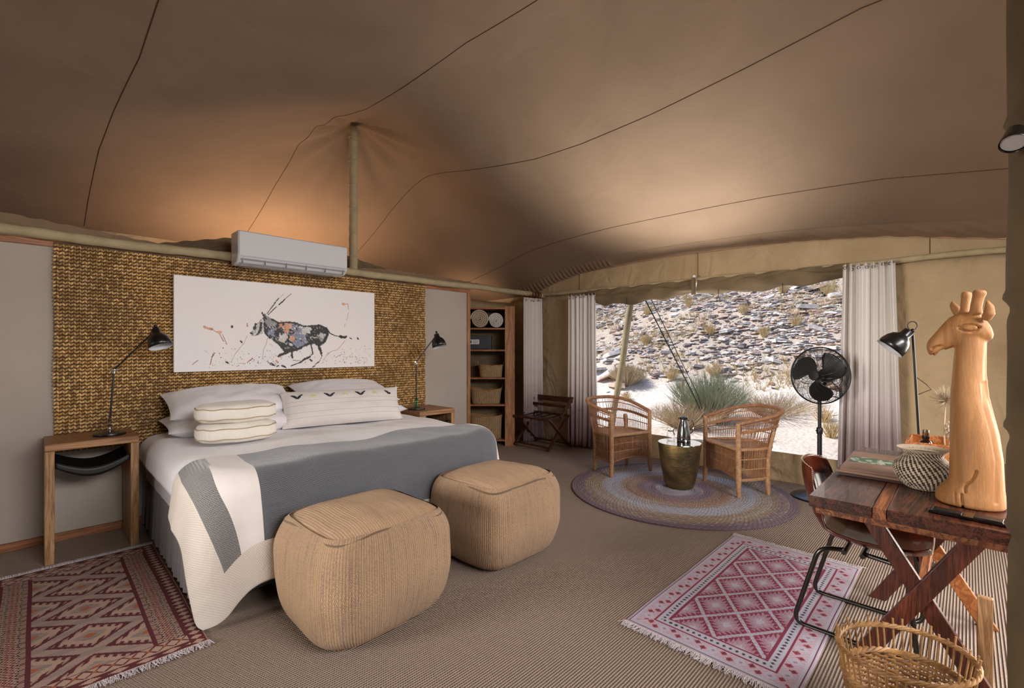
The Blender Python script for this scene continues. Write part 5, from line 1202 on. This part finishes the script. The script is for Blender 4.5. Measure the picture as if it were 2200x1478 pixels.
b = MB(); edge = [(0, k/30) for k in range(31)]+[(k/16, 1) for k in range(1, 17)]+[(1, 1-k/30) for k in range(1, 31)]+[(1-k/16, 0) for k in range(1, 16)]
for i in range(len(edge)):
    for h in (0, .5):
        (a0, c0), (a1, c1) = edge[i], edge[(i+1) % len(edge)]; a_, c_ = a0+(a1-a0)*h, c0+(c1-c0)*h
        k = .965; a2, c2 = .5+(a_-.5)*k, .5+(c_-.5)*(.985); a3, c3 = .5+(a_+(a1-a0)*.28-.5)*k, .5+(c_+(c1-c0)*.28-.5)*.985
        b.tube([shell(a2, c2)+Vector((0, -.004, .006)), shell(a3, c3)+Vector((0, -.004, .006))], .0018, 4)
obj('edge_stitching', b, M['stitch'], lc, 'pale edge stitching', stuff=True)
for x in (-.2, .2):
    P = fillet([(x*.8, .05, .408), (x, .145, .405), (x, .255, .012), (x, -.21, .012), (x, -.17, .41), (x*.8, -.02, .41)], .06)
    b = MB(); b.tube(P, .0105, 12); obj('sled_leg', b, M['tubesteel'], lc)
b = MB(); b.tube([(-.2, -.02, .41), (.2, -.02, .41)], .0105, 10); b.tube([(-.2, .05, .408), (.2, .05, .408)], .0105, 10); obj('seat_crossbar', b, M['tubesteel'], lc)
# ------------------------------------------------------------------ things on the desk
# carved giraffe, one continuous body
GX = lambda cx: (509-cx)*.000453
GZ = lambda cy: 1.612-cy*.000634-.76
gb = MB()
def loft(secs, n=28, e=2.3):
    """secs: (centre, axis-x dir, axis-y dir, half a, half b)"""
    def fn(i, k):
        c, ex, ey, a_, b_ = secs[i]; q = 2*PI*k/n; cs, sn = math.cos(q), math.sin(q); r = 1/((abs(cs)**e+abs(sn)**e)**(1/e)); return Vector(c)+Vector(ex)*a_*cs*r+Vector(ey)*b_*sn*r
    m = len(secs); vs = [tuple(fn(i, k)) for i in range(m) for k in range(n)]
    fs = [(i*n+k, i*n+(k+1) % n, (i+1)*n+(k+1) % n, (i+1)*n+k) for i in range(m-1) for k in range(n)]+[tuple(range(n-1, -1, -1)), tuple((m-1)*n+k for k in range(n))]
    gb.add(vs, fs)
X_, Y_, Z_ = (1, 0, 0), (0, 1, 0), (0, 0, 1)
body = [(1352, 302, 720, .098), (1330, 293, 727, .103), (1290, 298, 724, .102), (1255, 330, 718, .098), (1220, 372, 714, .094), (1180, 382, 712, .092), (1050, 385, 702, .088), (900, 385, 672, .080), (780, 388, 636, .070), (700, 390, 612, .063), (600, 400, 600, .057), (500, 408, 600, .053), (400, 420, 605, .050), (320, 440, 610, .045)]
loft([((GX((l+r)/2), 0, max(GZ(cy), 0)), X_, Y_, (r-l)/2*.000453, w_) for cy, l, r, w_ in body])
hd = [(633, 285, .008, .008), (622, 285, .034, .03), (600, 285, .053, .044), (550, 290, .062, .053), (490, 298, .064, .054), (440, 312, .060, .048), (400, 328, .052, .041), (360, 350, .043, .035), (325, 375, .037, .031), (295, 398, .034, .030), (270, 420, .031, .028), (254, 436, .022, .02), (247, 443, .006, .006)]
axd = Vector((.92, 0, -.39)); up_ = Vector((.39, 0, .92))
loft([((GX(cx), 0, GZ(cy)), up_, Y_, a_, b_) for cx, cy, a_, b_ in hd], 28, 2.1)
def tb(P, R_): gb.tube([(GX(p[0]), p[2], GZ(p[1])) for p in P], R_, 14)
tb([(545, 215, .022), (548, 170, .024), (560, 120, .027), (568, 88, .028), (571, 74, .028)], [.020, .017, .017, .021, .016])
tb([(478, 215, -.02), (480, 170, -.022), (486, 120, -.024), (490, 88, -.025), (492, 72, -.025)], [.018, .014, .015, .017, .013])
tb([(440, 215, -.045), (425, 175, -.055), (405, 145, -.06), (398, 118, -.062)], [.012, .016, .012, .003])
tb([(600, 250, .045), (622, 215, .058), (622, 175, .062), (606, 138, .062)], [.014, .017, .013, .004])
tb([(588, 330, 0), (584, 420, 0), (582, 560, 0), (596, 700, 0), (622, 800, 0), (655, 920, 0), (684, 1080, 0), (698, 1240, 0)], [.012, .013, .013, .014, .014, .014, .012, .008])
me0 = bpy.data.meshes.new('giraffe_sculpture'); me0.from_pydata(gb.v, [], gb.f); tmp = bpy.data.objects.new('tmp', me0); COL.objects.link(tmp)
md = tmp.modifiers.new('r', 'REMESH'); md.mode = 'VOXEL'; md.voxel_size = .0032
dg = bpy.context.evaluated_depsgraph_get(); dg.update(); me = bpy.data.meshes.new_from_object(tmp.evaluated_get(dg)); bpy.data.objects.remove(tmp)
nv = len(me.vertices); co = np.empty(nv*3); me.vertices.foreach_get('co', co); co = co.reshape(-1, 3)
ed = np.empty(len(me.edges)*2, np.int64); me.edges.foreach_get('vertices', ed); ed = ed.reshape(-1, 2)
deg = np.bincount(ed.ravel(), minlength=nv)[:, None]
for it in range(7):
    s_ = np.zeros_like(co); np.add.at(s_, ed[:, 0], co[ed[:, 1]]); np.add.at(s_, ed[:, 1], co[ed[:, 0]]); co = .4*co+.6*s_/deg
me.vertices.foreach_set('co', co.ravel()); me.update(); nr = np.empty(nv*3); me.vertices.foreach_get('normal', nr); nr = nr.reshape(-1, 3)
def groove(pts, sig, dep, side=1):
    P = np.array([(GX(a), GZ(c)) for a, c in pts]); q = co[:, [0, 2]]; best = np.full(nv, 9.)
    for a, c in zip(P, P[1:]):
        d = c-a; t = np.clip(((q-a) @ d)/(d @ d), 0, 1); best = np.minimum(best, np.linalg.norm(q-(a+t[:, None]*d), axis=1))
    w_ = np.exp(-(best/sig)**2)*(np.sign(co[:, 1]) == side); return -nr*(w_*dep)[:, None]
dsp = np.zeros_like(co)
for sd in (1, -1):
    dsp += groove([(440, 292), (470, 280), (510, 275), (545, 280), (568, 292)], .0030, .009, sd)+groove([(448, 300), (480, 314), (520, 320), (550, 312), (568, 294)], .0032, .010, sd)
    dsp += groove([(276, 418), (300, 408), (328, 402)], .0036, .012, sd)+groove([(258, 474), (280, 462), (310, 448), (352, 430)], .0032, .010, sd)
    dsp += groove([(415, 292), (440, 286)], .003, .003, sd)
dsp += groove([(546, 1125), (530, 1165), (515, 1185), (490, 1205), (480, 1225), (482, 1250)], .0035, .011)+groove([(460, 1265), (462, 1300), (470, 1345)], .0028, .012)+groove([(420, 1260), (425, 1330)], .002, .004)+groove([(590, 620), (600, 760), (640, 900), (668, 1060), (660, 1290)], .006, .006)
co += dsp; co[:, 2] = np.maximum(co[:, 2], 0.0); me.vertices.foreach_set('co', co.ravel()); me.update()
me.polygons.foreach_set('use_smooth', [True]*len(me.polygons)); me.materials.clear(); me.materials.append(M['carved']); me.name = 'giraffe_sculpture'
gi = bpy.data.objects.new('giraffe_sculpture', me); COL.objects.link(gi); gi.location = (2.482, -.004, .7615); gi.rotation_euler = (0, 0, PI/2)
tag(gi, 'tall carved blond-wood giraffe head and neck standing on the desk', 'sculpture')
# coiled pot
cp_ = MB(); pr = [(.040, 0), (.062, .012), (.082, .035), (.094, .062), (.097, .085), (.090, .108), (.074, .126), (.062, .138), (.062, .148), (.072, .160), (.086, .170)]
NR, NA2 = 30, 84
def potp(s): k = s*(len(pr)-1); i = min(len(pr)-2, int(k)); f = k-i; return pr[i][0]*(1-f)+pr[i+1][0]*f, pr[i][1]*(1-f)+pr[i+1][1]*f
def potf(a, c):
    r, z = potp(a); q = 2*PI*c; coil = abs(math.sin(PI*a*NR)); st_ = abs(math.sin(q*NA2/4+a*NR*.5)); r += .0035*coil*(.4+.6*st_); return (r*math.cos(q), r*math.sin(q), z)
def potc(a, c):
    row = int(a*NR); k = int(c*66+row*.5) % 2
    if row >= NR-3: return lin('b8a690')
    return lin('3a2822') if k == 0 else lin('cbbba2')
cp_.grid(potf, NR*5, NA2*2, cv=True, colfn=potc); cp_.grid(lambda a, c: (potp(1)[0]*math.cos(2*PI*c)*(1-a*.28), potp(1)[0]*math.sin(2*PI*c)*(1-a*.28), .170-.02*a), 4, 40, cv=True, colfn=lambda a, c: lin('a8957c'))
cp_.grid(lambda a, c: (.062*math.cos(2*PI*c)*(1-a*.99), .062*math.sin(2*PI*c)*(1-a*.99), .15-.06*a), 3, 40, cv=True, colfn=lambda a, c: lin('4a3a2c')); cp_.lathe([(.041, 0.0005), (.0005, .0005)], 30, caps=False, col=lin('8a7860'))
o = obj('woven_pot', cp_, M['pot'], None, sharp=0, loc=(2.60, .135, .7612)); tag(o, 'round coiled basket pot in dark and cream stitches on the desk', 'pot')
# folders
def folder(label, loc, rz, w_, d_, h, mat, band=None):
    t = thing('folder', label, 'folder', loc, rz); b = MB(); b.bx(-w_/2, w_/2, -d_/2, d_/2, 0, .0025); b.bx(-w_/2, w_/2, -d_/2, d_/2, h-.0025, h); b.bx(-w_/2, -w_/2+.003, -d_/2, d_/2, .0025, h-.0025); obj('cover', b, mat, t, bevel=.0008)
    b = MB(); b.bx(-w_/2+.004, w_/2-.004, -d_/2+.004, d_/2-.004, .003, h-.003); obj('pages', b, M['paper'], t)
    if band:
        b = MB(); nx, ny = 60, 28; rn = random.Random(4)
        def cf(a, c):
            n_ = noise.noise(Vector((a*7, c*3, 1)))+.6*noise.noise(Vector((a*20, c*8, 5)))
            return lin('3e5a48') if n_ < -.05 else (lin('6d8a6c') if n_ < .2 else lin('a9a89a'))
        b.grid(lambda a, c: (-w_*.12+w_*.30*c, -d_*.46+d_*.92*a, h+.0006), nx, ny, colfn=cf); obj('printed_band', b, M['print'], t, 'green landscape picture band', smooth=False)
    return t
folder('lowest brown folder in the stack on the desk', (2.86, .30, .7608), .02, .48, .27, .012, M['leather_bk'])
folder('middle brown folder in the stack on the desk', (2.85, .305, .7730), -.02, .46, .27, .011, M['paper'])
folder('top folder of the stack on the desk with a green landscape picture', (2.86, .30, .7843), .03, .47, .27, .010, M['paper'], band=True)
# wooden tray with bottle and dried flowers
ct = thing('wooden_tray', 'open orange-wood box with raised sides at the far end of the desk', 'box', (3.25, .06, .761))
for (x0, x1, y0, y1, nm) in ((-.15, -.138, -.17, .17, 'end_board'), (.138, .15, -.17, .17, 'end_board'), (-.138, .138, .158, .17, 'side_board'), (-.138, .138, -.17, -.158, 'side_board')):
    b = MB(); b.bx(x0, x1, y0, y1, 0, .115); obj(nm, b, M['honey'], ct, bevel=.002)
b = MB(); b.bx(-.138, .138, -.158, .158, 0, .008); obj('bottom_board', b, M['honey'], ct)
bt = thing('spray_bottle', 'small dark amber bottle with silver cap standing in the wooden box', 'bottle', (3.24, .158, .7695))
b = MB(); b.lathe([(.026, 0), (.028, .004), (.028, .085), (.022, .098), (.013, .104), (.013, .112)], 24); obj('body', b, M['cork'], bt)
b = MB(); b.lathe([(.015, .110), (.016, .112), (.016, .125), (.013, .126)], 20); obj('collar', b, M['black'], bt)
b = MB(); b.lathe([(.0125, .125), (.0135, .127), (.0135, .155), (.001, .157)], 20); obj('cap', b, M['chrome'], bt, 'silver cap')
def dried(label, loc, h, kind, seed):
    t = thing('dried_flower', label, 'dried flower', loc); rn = random.Random(seed)
    b = MB(); b.tube([(0, 0, 0), (-.004, .006, h*.5), (0, 0, h)], .003, 6); obj('stem', b, M['twig_dry'], t)
    b = MB()
    if kind == 'plume':
        for k in range(170):
            q = rn.uniform(0, 2*PI); e = rn.uniform(.1, 1); d = Vector((math.cos(q)*e, math.sin(q)*e, rn.uniform(-.35, 1.0))).normalized()*rn.uniform(.05, .085); b.tube([(0, 0, h), Vector((0, 0, h))+d*.6, Vector((0, 0, h+.004))+d], [.0016, .0014, .0006], 3, cap=False)
        obj('bristles', b, M['cream_dk'], t, 'pale feathery bristles', stuff=True)
    else:
        for k in range(60):
            q = k*2.4; v = k/60; r = .026*math.sin(PI*(.15+.8*v)); p = Vector((r*math.cos(q), r*math.sin(q), h-.03+.07*v)); b.ball(p, .006, 6, 4, (1, 1, 1.8))
        obj('cone_scales', b, M['twig_dry'], t, stuff=True)
dried('pale feathery dried flower in the wooden box, half hidden by the giraffe', (3.24, .082, .7695), .31, 'plume', 2)
dried('brown dried cone standing in the wooden box beside the giraffe', (3.18, .062, .7695), .17, 'cone', 3)
# socket plate
so = thing('socket_plate', 'glossy black double socket plate lying on the near desk edge', 'socket', (2.265, .0, .7612), -.10)
b = MB(); b.bx(-.035, .035, -.10, .10, 0, .010); obj('plate', b, M['screen'], so, bevel=.003)
for y in (-.05, .05): b = MB(); b.bx(-.024, .024, y-.035, y+.035, .010, .0125); obj('socket_insert', b, M['black'], so, bevel=.002)
b = MB(); b.tube(fillet([(2.60, -.12, .70), (2.62, -.2, .62), (2.75, -.30, .60), (3.1, -.42, .55), (3.3, -.5, 0.02)], .08), .003, 6); o = obj('power_cord', b, M['wire']); tag(o, 'thin black power cord hanging behind the desk', 'cord')
# ------------------------------------------------------------------ reading floor lamp
fl_ = thing('floor_lamp', 'slim black reading floor lamp between the wide curtain and the giraffe', 'lamp', (3.80, .18, 0))
b = MB(); b.lathe([(.12, 0), (.12, .012), (.03, .022), (.01, .03)], 36); obj('base', b, M['blackmetal'], fl_)
Tp = Vector((-.10, .06, 1.455)); b = MB(); b.tube([(0, 0, .02), Vector((0, 0, 0)).lerp(Tp, .5)+Vector((.004, 0, .01)), Tp], .007, 10); obj('pole', b, M['blackmetal'], fl_)
ax = Vector((.21, -.64, .75)).normalized(); hh = Tp+Vector((-.02, .02, -.01)); c0 = hh-ax*.075
b = MB(); b.lathe(shade_prof(1.05), 36, c0, axis=ax, caps=False); sh_ = obj('lamp_shade', b, M['blackmetal'], fl_, solid=.0015, off=1)
b = MB(); b.lathe([(r*.97, z_) for r, z_ in shade_prof(1.05)[1:]], 36, c0, axis=ax, caps=False); obj('reflector', b, M['gloss'], sh_, 'white inside of the shade')
b = MB(); b.tube([Tp+Vector((.021*math.cos(q), -.021*math.cos(q), .03+.026*math.sin(q))) for q in np.linspace(-.9, PI+.9, 14)], .003, 6); b.ball(Tp, .013, 12, 8); obj('wire_loop', b, M['wire'], fl_)
b = MB(); b.tube([(-.065, .04, 1.17), (-.03, .0, 1.13), (-.015, -.02, 1.10), (-.06, .036, 1.07)], .0022, 5); obj('cord', b, M['wire'], fl_)
# ------------------------------------------------------------------ waste basket
wb_ = thing('waste_basket', 'oval pale wicker waste basket with spiky open rim in front of the desk', 'basket', (2.075, .155, 0), math.radians(-45))
def wbp(q, z): k = .66+.34*(z/.34)**.8; return Vector((.205*k*math.cos(q), .165*k*math.sin(q), z))
NS = 44
for k in range(NS):
    q = 2*PI*(k+.3*math.sin(k*2.3)*.3)/NS; b = MB(); zt = .335+.012*math.sin(k*1.9); b.tube([wbp(q, .02), wbp(q, .12), wbp(q, .2), wbp(q+.01*math.sin(k), zt)], .0036, 6); obj('wicker_stake', b, M['wicker'], wb_)
def ringz(z, r, lab, nm='rim_ring', strands=3):
    b = MB()
    for s_ in range(strands):
        b.tube([wbp(q, z+r*.9*math.sin(q*16+s_*2*PI/3))*1.0+Vector((math.cos(q), math.sin(q), 0))*r*.9*math.cos(q*16+s_*2*PI/3) for q in np.linspace(0, 2*PI, 161)[:-1]], r, 5, closed=True)
    return obj(nm, b, M['wicker'], wb_, lab)
ringz(.312, .0052, None); ringz(.225, .006, None)
b = MB()
for j in range(24):
    z = .012+j*.0088; b.tube([wbp(q, z)*1.0+Vector((math.cos(q), math.sin(q), 0))*.004*math.sin(q*NS/2+PI*j) for q in np.linspace(0, 2*PI, 133)[:-1]], .0042, 5, closed=True)
obj('woven_wall', b, M['wicker'], wb_, stuff=True)
b = MB(); b.lathe([(1, 0), (1, .012)], 40); b.v = [(x*.148, y*.108, z) for x, y, z in b.v]; obj('bottom', b, M['wicker'], wb_)
# ------------------------------------------------------------------ small spotlight on the right-hand pole
sl = thing('spotlight', 'small round spotlight clipped to the canvas-wrapped pole at right', 'lamp', (1.655, -.115, 1.845))
ax = Vector((-.62, .10, -.8)).normalized(); cc = Vector((-.028, .038, -.005))
b = MB(); b.lathe([(.012, -.05), (.016, -.045), (.022, -.01), (.0245, 0), (.025, .006)], 28, cc, axis=ax, caps=False); obj('housing', b, M['blackmetal'], sl, solid=.001)
b = MB(); b.lathe([(.0005, .001), (.0225, .001)], 28, cc, axis=ax, caps=False); obj('lens', b, M['glass_face'] if 'glass_face' in M else M['gloss'], sl, 'pale lens')
b = MB(); b.tube([cc-ax*.04, cc-ax*.06+Vector((.02, -.02, .0)), (.03, -.03, .06)], .005, 8); obj('arm', b, M['blackmetal'], sl)
